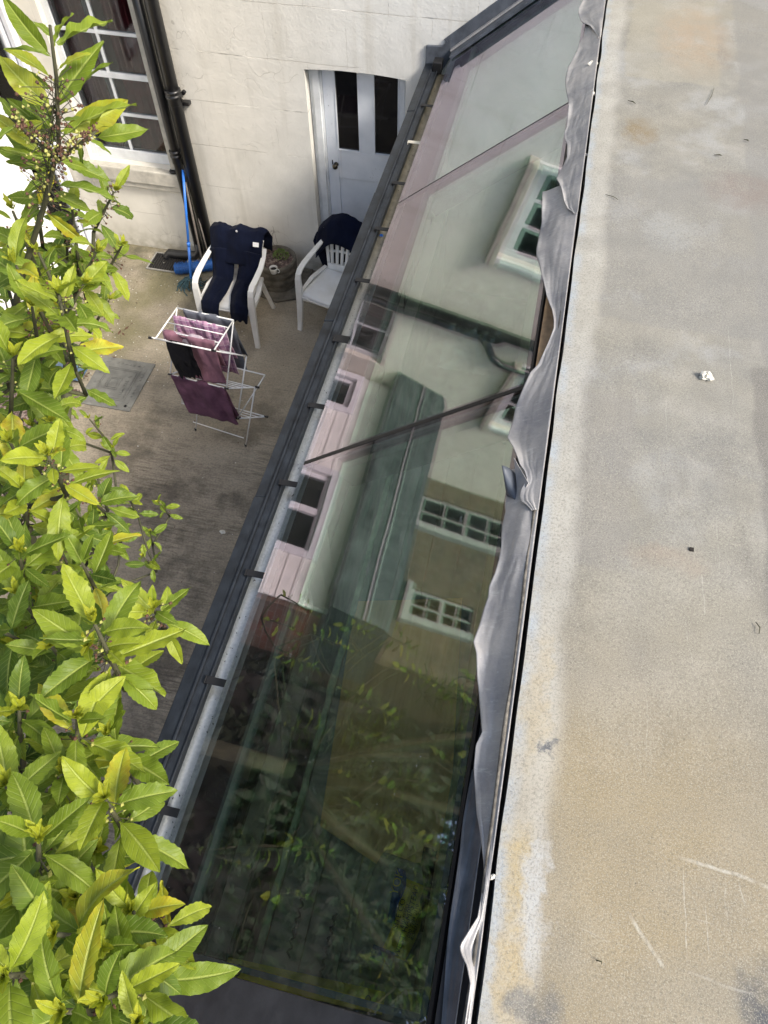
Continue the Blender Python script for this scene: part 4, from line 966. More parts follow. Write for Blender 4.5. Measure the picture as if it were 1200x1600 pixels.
m_ = MB(); m_.lathe([(0.026, -0.065), (0.033, -0.06), (0.038, -0.02), (0.040, 0.0), (0.037, 0.0), (0.034, -0.02), (0.028, -0.055), (0.0, -0.056)], mg, 24); m_.build('cup', M['china'], mug, smooth=True)
m_ = MB(); m_.lathe([(0.0, -0.022), (0.034, -0.0215), (0.0, -0.021)], mg, 24); m_.build('dregs', M['dirt'], mug)
m_ = MB(); m_.tube([mg + Vector((0.036 + 0.026*math.sin(a), -0.004, -0.03 + 0.022*math.cos(a))) for a in np.linspace(0.1, PI-0.1, 9)], 0.0045, 8); m_.build('handle', M['china'], mug, smooth=True)
# concrete step below the planter
m_ = MB(); m_.prism([(-2.68, 5.60), (-2.40, 5.52), (-2.18, 5.62), (-2.16, 6.09), (-2.68, 6.09)], 'z', 0.001, 0.03); tag(m_.build('paving_slab', M['stone'], bevel=0.012), 'rough stone slab on the ground under the planter', 'slab')
# mop and broom leaning by the pipes
A_ = Vector((-3.327, 5.60, 0.05)); B_ = Vector((-3.335, 6.0, 1.03))
mp = thing('mop', 'mop with a bright blue handle and teal head leaning by the drainpipe', 'mop', A_)
m_ = MB(); m_.tube([A_, A_.lerp(B_, 0.35)], 0.014, 12); m_.tube([A_.lerp(B_, 0.35), B_], 0.0125, 12); m_.tube([A_.lerp(B_, 0.33), A_.lerp(B_, 0.37)], 0.017, 12); m_.build('handle', M['blue'], mp, smooth=True)
m_ = MB(); random.seed(3)
for k in range(46):
    a = random.random()*2*PI; r_ = random.uniform(0.05, 0.15)
    m_.tube([A_ + Vector((0, 0, 0.03)), A_ + Vector((r_*0.5*math.cos(a), r_*0.5*math.sin(a), 0.025)), A_ + Vector((r_*math.cos(a), r_*math.sin(a), -0.035 + random.random()*0.01)), A_ + Vector((r_*1.25*math.cos(a+.3), r_*1.25*math.sin(a+.3), -0.042))], 0.005, 5)
m_.build('mop_head', M['teal'], mp, smooth=True)
b1 = thing('broom', 'grey wooden broom pole with a thick blue bristle head behind the mop', 'broom', (-3.3, 5.85, 0))
m_ = MB(); m_.tube([(-3.265, 5.80, 0.05), (-3.33, 5.98, 0.92)], 0.011, 10); m_.build('pole', M['wood_pole'], b1, smooth=True)
m_ = MB(); m_.tube([(-3.56, 5.74, 0.06), (-3.35, 5.80, 0.07), (-3.16, 5.88, 0.08)], [0.05, 0.056, 0.05], 16)
random.seed(8)
for _ in range(900):
    u = random.random(); a = random.random()*2*PI; c = Vector((-3.56 + 0.4*u, 5.74 + 0.14*u, 0.06+0.02*u)); d = Vector((-0.3*math.cos(a), math.cos(a), math.sin(a))).normalized()
    m_.tube([c + d*0.045, c + d*random.uniform(0.058, 0.07)], [0.0025, 0.001], 3, cap=False)
m_.build('bristle_head', M['blue_bristle'], b1)
m_ = MB().tube([(-3.20, 5.86, 0.02), (-3.30, 6.0, 0.72)], 0.008, 8); tag(m_.build('wooden_stick', M['wood_pole'], smooth=True), 'thin bare wooden stick leaning against the foot of the thick drainpipe', 'stick')
# manhole cover
mc = thing('manhole_cover', 'grey rectangular embossed manhole cover beside the soil bed', 'manhole cover', (-3.5, 4.12, 0))
m_ = MB().box(-3.77, -3.25, 3.83, 4.44, 0.001, 0.012); m_.build('plate', M['manhole'], mc, bevel=0.003)
m_ = MB(); Z0, Z1 = 0.012, 0.0165
def ring(a, b, c, d, w): m_.box(a, b, c, c+w, Z0, Z1); m_.box(a, b, d-w, d, Z0, Z1); m_.box(a, a+w, c+w, d-w, Z0, Z1); m_.box(b-w, b, c+w, d-w, Z0, Z1)
ring(-3.68, -3.35, 3.93, 4.32, 0.008); ring(-3.66, -3.37, 3.95, 4.30, 0.005); ring(-3.61, -3.48, 4.05, 4.20, 0.008); ring(-3.59, -3.50, 4.07, 4.18, 0.005)
random.seed(5)
for i in range(12):
    for (x_, y_) in ((-3.73 + 0.042*i, 4.38), (-3.73 + 0.042*i, 3.88), (-3.31, 3.88 + 0.042*i), (-3.72, 3.9 + 0.042*i)):
        if random.random() < 0.85: m_.lathe([(0.013, Z0), (0.012, Z1), (0.0, Z1)], (x_, y_, 0), 8)
for i in range(9): m_.box(-3.435, -3.41, 4.00 + 0.028*i, 4.02 + 0.028*i, Z0, Z1) if i % 4 != 3 else None
m_.build('embossed_pattern', M['manhole'], mc)
# blue lid by the shrub, half buried
q = atz((108, 580), 0.05)
m_ = MB(); m_.grid(lambda u, v: (q.x - 0.16 + 0.32*u, q.y - 0.1 + 0.2*v, 0.05 + 0.10*math.sin(u*PI)**0.6*math.sin(v*PI)**0.6 + 0.01*noise.noise(Vector((u*4, v*4, 0)))), 16, 16)
tag(m_.build('plastic_lid', M['blue_grey'], smooth=True), 'faded blue plastic lid lying half buried in the soil under the bay tree', 'lid')

# ------------------------------------------------------------------ inside the lean-to
ZP = 1.72; KP = (5.0 - ZP) / 5.0  # platform added to lift the contents nearer the light from the glass
xe = atz((480, 1200), ZP).x
pf = thing('added_platform', 'added platform of grey boards with a pale green edge, raising the contents into the light', 'platform', (-0.2, 1.0, 0))
for k in range(4):
    a_ = xe + 0.03 + k*(0.085 - xe - 0.03)/4; m_ = MB().box(a_, a_ + (0.085 - xe - 0.03)/4 - 0.006, -0.18, 2.75, ZP-0.04, ZP - 0.002*(k % 2)); m_.build('platform_board', M['inner_floor'], pf)
m_ = MB(); m_.grid(lambda u, v: (xe + 0.026*u + 0.006*noise.noise(Vector((v*30, 0, 1))), -0.18 + 2.93*v, ZP + 0.014 + 0.010*noise.noise(Vector((v*22, u, 4)))), 3, 120)
m_.build('edge_strip', plain('pale_green_edging', (0.42, 0.55, 0.36), 0.8, var=0.25, sc=14, bump=0.9), pf, smooth=True, solid=0.02)
for y_ in (0.1, 1.3, 2.5):
    m_ = MB(); m_.box(xe+0.01, xe+0.06, y_, y_+0.05, 0.012, ZP-0.042); m_.build('trestle_leg', M['timber'], pf)
    m_ = MB(); m_.box(0.03, 0.08, y_, y_+0.05, 0.012, ZP-0.042); m_.build('trestle_leg', M['timber'], pf)
a = [atz(p, ZP+0.015) for p in ((555, 940), (722, 935), (700, 1345), (592, 1352), (500, 1290))]
m_ = MB(); m_.prism([(q.x, q.y) for q in a], 'z', ZP+0.003, ZP+0.018); tag(m_.build('plywood_board', M['ply']), 'large brown plywood board lying on the platform under the glass roof', 'board')
bg = thing('sand_bag', 'clear plastic builders sand bag with yellow and blue label under the glass', 'bag', atz((615, 1430), ZP))
ctr = atz((612, 1425), ZP+0.05); axd = (atz((585, 1500), ZP) - atz((630, 1350), ZP)).normalized(); acr = Vector((-axd.y, axd.x, 0))
if acr.x < 0: acr = -acr
BA, BB = 0.31*KP, 0.19*KP
def bagp(a, b, off=0.0):   # a along, b across, both -1..1
    r_ = max(0.0, 1 - abs(a)**3) ** 0.5 * max(0.0, 1 - abs(b)**2.6) ** 0.5
    n_ = 0.020*noise.noise(Vector((a*4, b*4, 2))) + 0.010*noise.noise(Vector((a*11, b*11, 5)))
    q = ctr + axd*(a*BA) + acr*(b*BB*(1-0.15*a*a)); return Vector((q.x, q.y, ZP + 0.004 + 0.085*r_ + n_*r_ + off))
m_ = MB(); m_.grid(lambda u, v: tuple(bagp(2*u-1, 2*v-1)), 40, 30); m_.build('sack', M['bag_clear'], bg, smooth=True, solid=0.003)
m_ = MB(); m_.grid(lambda u, v: tuple(bagp(-0.62 + 1.3*u, 0.02 + 0.14*math.sin(u*3) + 0.80*v, 0.004)), 34, 20); m_.build('yellow_label', M['bag_yellow'], bg, smooth=True)
m_ = MB(); m_.grid(lambda u, v: tuple(bagp(-0.75 + 0.95*u, -0.25 + 0.35*u*0.6 + (0.30 + 0.1*math.sin(u*6))*v, 0.006)), 30, 8); m_.build('blue_label', M['bag_blue'], bg, smooth=True)
m_ = MB(); m_.grid(lambda u, v: tuple(bagp(0.62 + 0.22*v, -0.25 + 0.75*u, 0.007)), 14, 6); m_.build('blue_label', M['bag_blue'], bg, smooth=True)
def bagtext(txt, a, b, size, mat, name='printed_text'):
    cu = bpy.data.curves.new(name, 'FONT'); cu.body = txt; cu.size = size; cu.align_x = 'CENTER'
    o = bpy.data.objects.new(name, cu); COL.objects.link(o)
    dg = bpy.context.evaluated_depsgraph_get(); me = bpy.data.meshes.new_from_object(o.evaluated_get(dg)); bpy.data.objects.remove(o)
    for v in me.vertices: v.co = bagp(a - v.co.x/BA*KP, b - v.co.y/BB*KP, 0.009)
    me.materials.clear(); me.materials.append(mat)
    o = bpy.data.objects.new(name, me); COL.objects.link(o); o.parent = bg; o.location = -Vector(bg.location)
bagtext('YOK', -0.5, 0.02, 0.07, M['bag_yellow']); bagtext('SITE CO', 0.0, 0.32, 0.045, M['ink']); bagtext('810 SHED', 0.0, 0.47, 0.03, M['ink'])
bagtext('WEST HAMPSTEAD', 0.05, 0.62, 0.046, M['ink']); bagtext('020 7794 2110', 0.02, 0.76, 0.03, M['ink']); bagtext('ROAD LONDON', 0.0, 0.88, 0.026, M['ink'])
lv = thing('spirit_level', 'yellow spirit level lying across the near end of the platform under the glass', 'spirit level', atz((480, 1545), ZP))
a, b = atz((352, 1512), ZP+0.035), atz((600, 1568), ZP+0.035); d = (b-a).normalized(); w = Vector((-d.y, d.x, 0))*0.036
m_ = MB(); m_.add([a-w, b-w, b+w, a+w, *(q - Vector((0, 0, 0.03)) for q in (a-w, b-w, b+w, a+w))], [(0,1,2,3), (7,6,5,4), (0,4,5,1), (1,5,6,2), (2,6,7,3), (3,7,4,0)]); m_.build('body', M['yellow_tool'], lv, bevel=0.003)
for f, r_ in ((0.08, 0.020), (0.5, 0.010), (0.9, 0.015)):
    q = a.lerp(b, f); m_ = MB(); m_.grid(lambda u, v: (q.x + r_*(0.75+0.25*u)*math.cos(v*2*PI)*0.7, q.y + r_*(0.75+0.25*u)*math.sin(v*2*PI), q.z + 0.002), 1, 24); m_.build('vial_hole', M['ink'], lv)
q = atz((672, 1400), ZP)
m_ = MB(); m_.grid(lambda u, v: (min(0.08, q.x - 0.06 + 0.14*u), q.y - 0.13 + 0.30*v, ZP + 0.02 + 0.09*math.sin(u*PI)*math.sin(v*PI) + 0.02*noise.noise(Vector((u*4, v*4, 0)))), 16, 20); tag(m_.build('black_sack', M['black_cloth'], smooth=True), 'dark crumpled sack on the platform beside the sand bag', 'sack')
for k, (px, nm, mt, lb, ct) in enumerate((((430, 1130), 'rubble_sack', 'inner_floor', 'pale lumpy rubble sack on the ground halfway down the lean-to', 'sack'), ((395, 1300), 'garden_sack', 'succulent', 'green lumpy garden sack on the ground at the near end of the lean-to', 'sack'))):
    q = atz(px, 0.8); q.x = -0.66
    m_ = MB(); m_.grid(lambda u, v: (q.x - 0.10 + 0.19*u, q.y - 0.3 + 0.6*v, 0.02 + (0.95+0.05*k)*math.sin(u*PI)**0.4*math.sin(v*PI)**0.3 + 0.08*noise.noise(Vector((u*4+k, v*8, k)))), 20, 34); tag(m_.build(nm, M[mt], smooth=True), lb, ct)
for k, px in enumerate(((462, 1450), (512, 1480))):
    q = atz(px, ZP); m_ = MB(); m_.tube([(q.x + 0.008*math.cos(t_*1.3), q.y - 0.10 + 0.0075*t_, ZP + 0.012 + 0.008*math.sin(t_*1.3)) for t_ in range(30)], 0.004, 6)
    tag(m_.build('twisted_cable', M['rubber'], smooth=True), ('left' if k == 0 else 'right') + ' of two short twisted black cables near the spirit level', 'cable')
# crumpled polythene hung below the far pane
q0 = atz((735, 545), 2.35)
m_ = MB(); m_.grid(lambda u, v: (q0.x - 0.14 + 0.28*u + 0.03*noise.noise(Vector((v*5, u*5, 2))), q0.y - 0.16 + 0.32*v, 2.33 + 0.05*abs(noise.noise(Vector((u*6, v*6, 1)))) + 0.03*abs(noise.noise(Vector((u*13, v*13, 4))))), 26, 26)
tp = NT('thin_polythene'); tr_ = tp.N('BsdfTransparent'); gl_ = tp.N('BsdfGlossy'); gl_.inputs['Roughness'].default_value = 0.15; mx_ = tp.N('MixShader'); mx_.inputs[0].default_value = 0.25
tp.L(tr_.outputs[0], mx_.inputs[1]); tp.L(gl_.outputs[0], mx_.inputs[2]); tp.L(mx_.outputs[0], tp.out.inputs[0])
tag(m_.build('polythene_sheet', tp.m, smooth=True), 'crumpled clear polythene sheet under the middle of the glass roof', 'plastic sheet')

# ------------------------------------------------------------------ crumbs and litter
def crumb(name, p, r_, mat, label, seed, cat='crumb', group=None):
    m_ = MB(); n = 8
    m_.grid(lambda u, v: tuple(Vector(p) + Vector((math.cos(v*2*PI)*math.sin(u*PI), math.sin(v*2*PI)*math.sin(u*PI)*0.8, math.cos(u*PI)*0.5)) * r_ * (1 + 0.9*noise.noise(Vector((math.cos(v*2*PI)*2+seed, math.sin(v*2*PI)*2, u*3))))), 8, 12)
    tag(m_.build(name, mat), label, cat, group)
crumb('mortar_crumb', atz((1103, 587), 3.112), 0.022, M['mortar'], 'white mortar crumb on the flat roof near its right side', 1)
crumb('mortar_crumb', atz((823, 840), 3.05), 0.016, M['mortar'], 'cream flake on the lead flashing below the torn tab', 2)
crumb('mortar_crumb', atz((927, 100), 3.085), 0.022, M['mortar'], 'larger white crumb at the far end of the lead flashing', 3)
crumb('mortar_crumb', atz((926, 146), 3.085), 0.014, M['mortar'], 'small white crumb just below the larger one on the far flashing', 4)
crumb('mortar_crumb', atz((916, 242), 3.08), 0.011, M['mortar'], 'tiny white crumb against the roof edge above the flashing fold', 5)
crumb('pebble', atz((348, 831), 0.012), 0.022, M['mortar'], 'white pebble lying alone on the yard concrete', 6, 'pebble')
crumb('mortar_crumb', atz((770, 1370), 3.09), 0.008, M['mortar'], 'pale sliver beside the roof edge near the bottom', 7)
crumb('plastic_chip', atz((596, 368), 2.14), 0.012, M['blue'], 'bright blue chip lying in the gutter', 8, 'chip')
m_ = MB(); q = atz((1081, 858), 3.107); m_.box(q.x-0.006, q.x+0.006, q.y-0.006, q.y+0.006, 3.101, 3.108); tag(m_.build('grit_cube', M['dirt']), 'tiny dark square chip on the middle of the flat roof', 'chip')
# twigs on the roof
for k, (a, b) in enumerate((((946, 304), (966, 312)), ((981, 157), (993, 162)), ((1116, 242), (1128, 243)), ((1162, 218), (1170, 221)), ((1104, 163), (1116, 137)), ((931, 1500), (940, 1506)), ((1181, 972), (1186, 990)))):
    A1, B1 = atz(a, 3.108), atz(b, 3.108); m1 = (A1+B1)/2 + Vector((0.006, 0.002, 0.002))
    m_ = MB().tube([A1, m1, B1], [0.0012, 0.003 if k in (1, 2, 3) else 0.0016, 0.001], 5)
    tl = ('straight thin twig lying near the roof edge level with the flashing fold', 'curled bud scale near the far end of the roof close to the edge', 'plump dark bud scale, lower of the two at the far right of the roof', 'curled bud scale, upper of the two at the far right of the roof',
          'fine upright twig above the two bud scales on the roof', 'short bent twig on the sandy near end of the roof', 'hooked dark twig at the right margin of the roof')[k]
    tag(m_.build('twig', M['bark'], smooth=True), tl, 'twig', 'twigs and bud scales on the flat roof')
# seeds in the gutter and on the lead
m_ = MB(); random.seed(31)
for _ in range(170):
    y = random.uniform(-0.1, 5.8); x = random.uniform(-0.928, -0.876); u = (x+0.901)/0.042
    z = 2.148 - 0.034*math.sqrt(max(0, 1-u*u)) + 0.003; s = random.uniform(0.0015, 0.0055); a = random.random()*PI
    dx, dy = math.cos(a)*s, math.sin(a)*s; m_.add([(x-dx, y-dy, z), (x-dy*0.5, y+dx*0.5, z+0.001), (x+dx, y+dy, z+0.002), (x+dy*0.5, y-dx*0.5, z+0.003)], [(0, 1, 2, 3)])
tag(m_.build('gutter_debris', M['dirt']), 'specks of leaf and seed debris scattered along the gutter', 'debris', kind='stuff')

random.seed(55); m_ = MB(); m2 = MB()
for _ in range(520):
    if random.random() < 0.6: x, y = random.uniform(-4.4, -2.6), random.uniform(4.2, 6.0)
    else: x, y = random.uniform(-4.2, -1.1), random.uniform(1.0, 6.0)
    s_ = random.uniform(0.003, 0.010); a = random.random()*6.28; q = Vector((x, y, 0.003)); d = Vector((math.cos(a), math.sin(a), 0))*s_; e = Vector((-d.y, d.x, 0))*random.uniform(.4, .9)
    (m_ if random.random() < .55 else m2).add([q-d, q-e, q+d, q+e, q+Vector((0, 0, s_*0.7))], [(0, 1, 4), (1, 2, 4), (2, 3, 4), (3, 0, 4)])
tag(m_.build('grit', M['mortar']), 'pale grit and chips scattered over the yard concrete', 'grit', kind='stuff')
for _ in range(200):
    x, y = random.uniform(-4.6, -3.6), random.uniform(1.0, 5.0); s_ = random.uniform(0.02, 0.04); a = random.random()*6.28; q = Vector((x, y, 0.06)); d = Vector((math.cos(a), math.sin(a), random.uniform(-.2, .2)))*s_; e = Vector((-d.y, d.x, 0.1*s_))*.35
    m2.add([q-d, q-e, q+d, q+e], [(0, 1, 2, 3)])
tag(m2.build('leaf_litter', M['bud']), 'brown dead leaves and bark bits scattered over yard and soil', 'leaf litter', kind='stuff')

# ------------------------------------------------------------------ bay tree
class Leaves:
    def __init__(s): s.v = []; s.f = []; s.t = []; s.r = []; s.k = []; s.a = []
    def leaf(s, base, d, nrm, L, Wd, tint, sick, bend, rng):
        nseg = 20; d = d.normalized(); nrm = (nrm - d*nrm.dot(d)).normalized()
        o = len(s.v); pos = base; ph = rng.random()*6.28; fold = rng.uniform(0.10, 0.42); tw = rng.uniform(-0.45, 0.45); wav = rng.uniform(0.03, 0.10)
        side_bend = rng.uniform(-0.35, 0.35); ser = rng.uniform(0.02, 0.085); mid = rng.uniform(0.80, 1.0)
        step = L/nseg; cd = d; cn = nrm; cols = (-1.0, -0.55, -0.13, -0.045, 0.045, 0.13, 0.55, 1.0)
        fr_ = rng.uniform(14, 24)
        for i in range(nseg+1):
            u = i/nseg; ub = max(0.0, (u-0.05)/0.95)
            w = Wd*0.5*(math.sin(PI*ub**mid))**0.85 if 0 < ub < 1 else 0.0
            w = max(w, Wd*0.035 if u < 0.9 else Wd*0.004)
            sdc = cd.cross(cn).normalized(); q_ = tw*u
            sdc2 = sdc*math.cos(q_) + cn*math.sin(q_); cn2 = cn*math.cos(q_) - sdc*math.sin(q_)
            for j in cols:
                e = 1.0
                if abs(j) == 1.0: e = 1.0 + (ser if (i % 2 == 0) else -ser*0.7)
                h = abs(j)*w*fold + wav*Wd*math.sin(u*fr_ + ph + j*1.3)*abs(j)**2 - (0.010*Wd if abs(j) < 0.05 else 0)
                p = pos + sdc2*(j*w*e) + cn2*h
                s.v.append((p.x, p.y, p.z)); s.t.append(min(1, max(0, tint + 0.12*(u-0.4)))); s.r.append(1.0 if abs(j) < 0.05 else 0.0)
                s.k.append(min(1.0, sick*(0.25 + 0.95*(abs(j)*0.6+u*0.5))) if sick > 0 else 0.0); s.a.append(u*11 - abs(j)*w/(Wd*0.5)*2.0)
            pos = pos + cd*step
            rot = Matrix.Rotation(-bend/nseg, 3, sdc); cd = (rot @ cd).normalized(); cn = (rot @ cn).normalized()
            rot = Matrix.Rotation(side_bend/nseg, 3, cn); cd = (rot @ cd).normalized()
        for i in range(nseg):
            for j in range(7): s.f.append((o+i*8+j, o+i*8+j+1, o+(i+1)*8+j+1, o+(i+1)*8+j))
    def build(s, name, mat, parent):
        me = bpy.data.meshes.new(name); me.from_pydata(s.v, [], s.f); me.update()
        for nm, arr_ in (('tint', s.t), ('rib', s.r), ('sick', s.k), ('vein', s.a)):
            a = me.attributes.new(nm, 'FLOAT', 'POINT'); a.data.foreach_set('value', arr_)
        me.polygons.foreach_set('use_smooth', [True]*len(me.polygons))
        me.materials.append(mat); o = bpy.data.objects.new(name, me); COL.objects.link(o); o.parent = parent
        if parent: o.location = -Vector(parent.location)
        return o
rng = random.Random(77)
tree = thing('bay_tree', 'tall bay tree with glossy serrated yellow green leaves filling the left side', 'tree', (-1.75, 0.8, 0))
LV = Leaves(); STEM = MB(); BUD = MB(); GBUD = MB()
trunk_pts = [Vector((-1.75, 0.8, 0)), Vector((-1.68, 0.8, 0.9)), Vector((-1.55, 0.78, 1.8)), Vector((-1.35, 0.75, 2.6))]
TR = MB(); TR.tube(trunk_pts, [0.06, 0.052, 0.044, 0.034], 12)
HUBS = [Vector((-1.35, 0.75, 2.6))]
def hub(p, frm, r0=0.026, r1=0.012):
    p = Vector(p); m1 = frm.lerp(p, 0.5) + Vector((rng.uniform(-.05, .05), rng.uniform(-.05, .05), -0.06)); TR.tube([frm, m1, p], [r0, (r0+r1)/2, r1], 8); HUBS.append(p); return p
h0 = HUBS[0]
for p in ((-1.15, 0.45, 3.1), (-1.25, 0.95, 3.2), (-1.05, 0.1, 3.2), (-1.0, 0.7, 3.6), (-1.1, 1.2, 3.7)): hub(p, h0)
hub((-0.85, 0.0, 3.45), HUBS[3], 0.014, 0.009); hub((-0.8, 0.35, 3.6), HUBS[1], 0.014, 0.009)
NODES = []
def seed_nodes():
    for h in HUBS:
        NODES.append((h, 0.010))
def link(base, r=0.0042):
    h, hr_ = min(NODES, key=lambda q: (q[0]-base).length + (0.5*max(0, q[0].z - base.z + 0.02)))
    v = base - h; L_ = v.length; k = max(2, int(L_/0.09)); pts = []
    off = Vector((rng.uniform(-1, 1), rng.uniform(-1, 1), -0.5)).normalized()*L_*0.05
    for i in range(k+1):
        u = i/k; pts.append(h + v*u + off*math.sin(u*PI) + Vector((rng.uniform(-.006, .006), rng.uniform(-.006, .006), 0))*(1 if 0 < u < 1 else 0))
    r0 = min(hr_, r + 0.004*L_ + 0.001); rs = [r0 + (r-r0)*i/k for i in range(k+1)]
    TR.tube(pts, rs, 6)
    for q, rr in list(zip(pts, rs))[1:]: NODES.append((q, rr))
def blob(mb, c, r):
    v = [c + Vector(q)*r for q in ((1,0,0),(-1,0,0),(0,1,0),(0,-1,0),(0,0,1),(0,0,-1))]
    mb.add(v, [(0,2,4),(2,1,4),(1,3,4),(3,0,4),(2,0,5),(1,2,5),(3,1,5),(0,3,5)])
def shoot(px, py, dist, L, n, tint, yel=0.05, flowers=0, tip=True, axis=None, length=0.16, connect=True, spread=(35, 95)):
    c = atd((px, py), dist)
    if axis is None:
        ax = Vector((rng.uniform(-0.3, 0.45), rng.uniform(-0.25, 0.4), 1.0)).normalized()
        ax = (ax + (Vector(EYE) - c).normalized()*0.35).normalized()
    else: ax = Vector(axis).normalized()
    base = c - ax*length
    up = ax.orthogonal().normalized(); sd_ = ax.cross(up)
    ph = rng.random()*6.28
    for i in range(n):
        f = i/(n-1) if n > 1 else 1       # 0 lowest, 1 top
        az = ph + i*2.39996 + rng.uniform(-.25, .25); el = R(spread[1] + (spread[0]-spread[1])*f**1.6 + rng.uniform(-10, 10))
        d = ax*math.cos(el) + (up*math.cos(az) + sd_*math.sin(az))*math.sin(el)
        nr = ax*math.sin(el) - (up*math.cos(az) + sd_*math.sin(az))*math.cos(el)
        nr = (nr + Vector((rng.uniform(-.35, .35), rng.uniform(-.35, .35), rng.uniform(-.2, .3)))).normalized()
        l = 0.94*L*rng.choice((0.55, 0.75, 0.85, 0.95, 1.0, 1.08))*rng.uniform(0.92, 1.06)*(1.0 - 0.25*f**3)
        sk = rng.uniform(0.35, 0.9) if rng.random() < yel*0.75 else 0.0
        b = base + ax*(length*(0.15 + 0.85*f)) + d*0.006
        LV.leaf(b, d, nr, l, l*rng.uniform(0.30, 0.40), tint + rng.choice((-0.3, -0.1, -0.02, 0.06, 0.14, 0.26)) + rng.uniform(-0.08, 0.08) + (0.08 if f > .8 else 0), sk, rng.choice((0.0, 0.15, 0.3, 0.5, 0.8, 1.3)), rng)
    if tip:
        for i in range(6):
            az = i*1.05 + rng.random(); el = R(rng.uniform(8, 32)); d = ax*math.cos(el) + (up*math.cos(az)+sd_*math.sin(az))*math.sin(el)
            LV.leaf(c + ax*0.004, d, (up*math.cos(az)+sd_*math.sin(az))*-1, L*rng.uniform(0.2, 0.34), L*0.09, 1.0, 0.25, 0.3, rng)
    for i in range(flowers):
        f = rng.random()**0.7; az = rng.random()*6.28; q = base + ax*(length*f) + (up*math.cos(az)+sd_*math.sin(az))*rng.uniform(0.006, 0.024)
        STEM.tube([base + ax*(length*f), q], 0.0007, 3, cap=False); blob(BUD if rng.random() < 0.62 else GBUD, q, rng.uniform(0.0018, 0.0036))
    STEM.tube([base, base + ax*length*0.5, c], [0.0042, 0.0034, 0.0022], 6)
    if connect:
        link(base)
    return base, ax, c
seed_nodes()
# leader at the top left: a long bare stem carrying separate leaves
ld = [atd(p, d) for p, d in (((0, 575), 1.62), ((35, 430), 1.5), ((68, 325), 1.4), ((92, 225), 1.3), ((88, 120), 1.22), ((78, 40), 1.18))]
for q_ in ld[:3]: NODES.append((q_, 0.006))
STEM.tube(ld, [0.007, 0.0058, 0.0045, 0.0034, 0.0026, 0.002], 8)
TR.tube([HUBS[5], (HUBS[5]+ld[0])/2, ld[0]], [0.016, 0.012, 0.009], 8)
camup = Vector((RM[0][2], RM[1][2], RM[2][2])) * -1.0
def single(bx0, by0, tx, ty, dist, tint=0.6, sick=0.0, wr_=0.36, rise=0.0, bend=0.35, tiltn=0.0):
    """one leaf from an image-measured stalk point to its tip"""
    a = atd((bx0, by0), dist); b = atd((tx, ty), dist - rise); d = b-a
    sdv = d.cross(camup).normalized(); nrm = (camup + sdv*tiltn).normalized()
    LV.leaf(a, d, nrm, d.length*1.06, d.length*wr_, tint, sick, bend, rng)
TOPL = [(78,85,0,5,.55),(80,88,12,65,.5),(85,72,100,10,.75),(90,70,170,18,.7),(78,120,10,62,.62),(82,170,-10,95,.6),(84,170,150,65,.55),(88,165,160,90,.5),(90,215,25,115,.4),(92,225,20,150,.45),(92,220,185,132,.72),(90,235,130,225,.62),(95,205,205,170,.75),(150,215,228,205,.6),(90,200,10,172,.35),(140,200,155,172,.9),
        (85,255,5,225,.65),(85,262,15,250,.6),(88,130,135,98,.6),(82,140,30,110,.5),(86,190,45,165,.65),(92,190,150,180,.55),(92,250,140,262,.6),(86,275,30,290,.5),(80,300,140,330,.6),(75,310,10,310,.45),(90,110,128,75,.7),(84,60,52,25,.6),(88,230,60,262,.7),(40,205,-5,150,.5),(30,195,-15,215,.55),(135,215,175,240,.55),(140,205,190,190,.6),(130,220,120,260,.5),(80,262,0,200,.5),(92,245,170,285,.45),(88,290,185,292,.4),(85,262,62,318,.8),(68,325,20,355,.35),(70,330,135,380,.55),(60,350,-5,385,.5),(78,200,40,140,.4),(70,190,20,210,.5),(75,160,45,128,.45),(65,240,-10,175,.5),(60,250,-10,235,.55)]
for a, b, c, d, ti in TOPL:
    single(a, b, c, d, 1.28 + rng.uniform(-.05, .08) + (b/1200), ti + 0.05, 0.8 if (c, d) in ((62,318), (-5,385), (135,380)) else (0.35 if rng.random() < .15 else 0), rng.uniform(.28, .40), rng.uniform(-.03, .03), rng.uniform(.1, .6), rng.uniform(-.8, .8))
for i in range(190):
    u = rng.random()**0.8; q = ld[2].lerp(ld[4], u) + Vector((rng.uniform(-.035, .035), rng.uniform(-.03, .03), rng.uniform(-.03, .03)))
    STEM.tube([ld[2].lerp(ld[4], u), q], 0.0006, 3, cap=False); blob(BUD if rng.random() < .6 else GBUD, q, rng.uniform(.002, .0038))
for i in range(110):
    q = atd((rng.uniform(15, 90), 0), 1); t_ = rng.random(); q = atd((18+75*t_, 180+65*t_ + rng.uniform(-14, 14)), 1.3 + rng.uniform(-.03, .03)); blob(BUD if rng.random() < .55 else GBUD, q, rng.uniform(.002, .004))
    q = atd((88+65*t_, 245-45*t_ + rng.uniform(-12, 12)), 1.3 + rng.uniform(-.03, .03)); blob(BUD if rng.random() < .6 else GBUD, q, rng.uniform(.002, .004))
STEM.tube([atd((92, 250), 1.31), atd((50, 215), 1.3), atd((15, 182), 1.3)], [.004, .003, .002], 6); STEM.tube([atd((92, 250), 1.31), atd((125, 225), 1.29), atd((150, 205), 1.28)], [.004, .003, .002], 6)
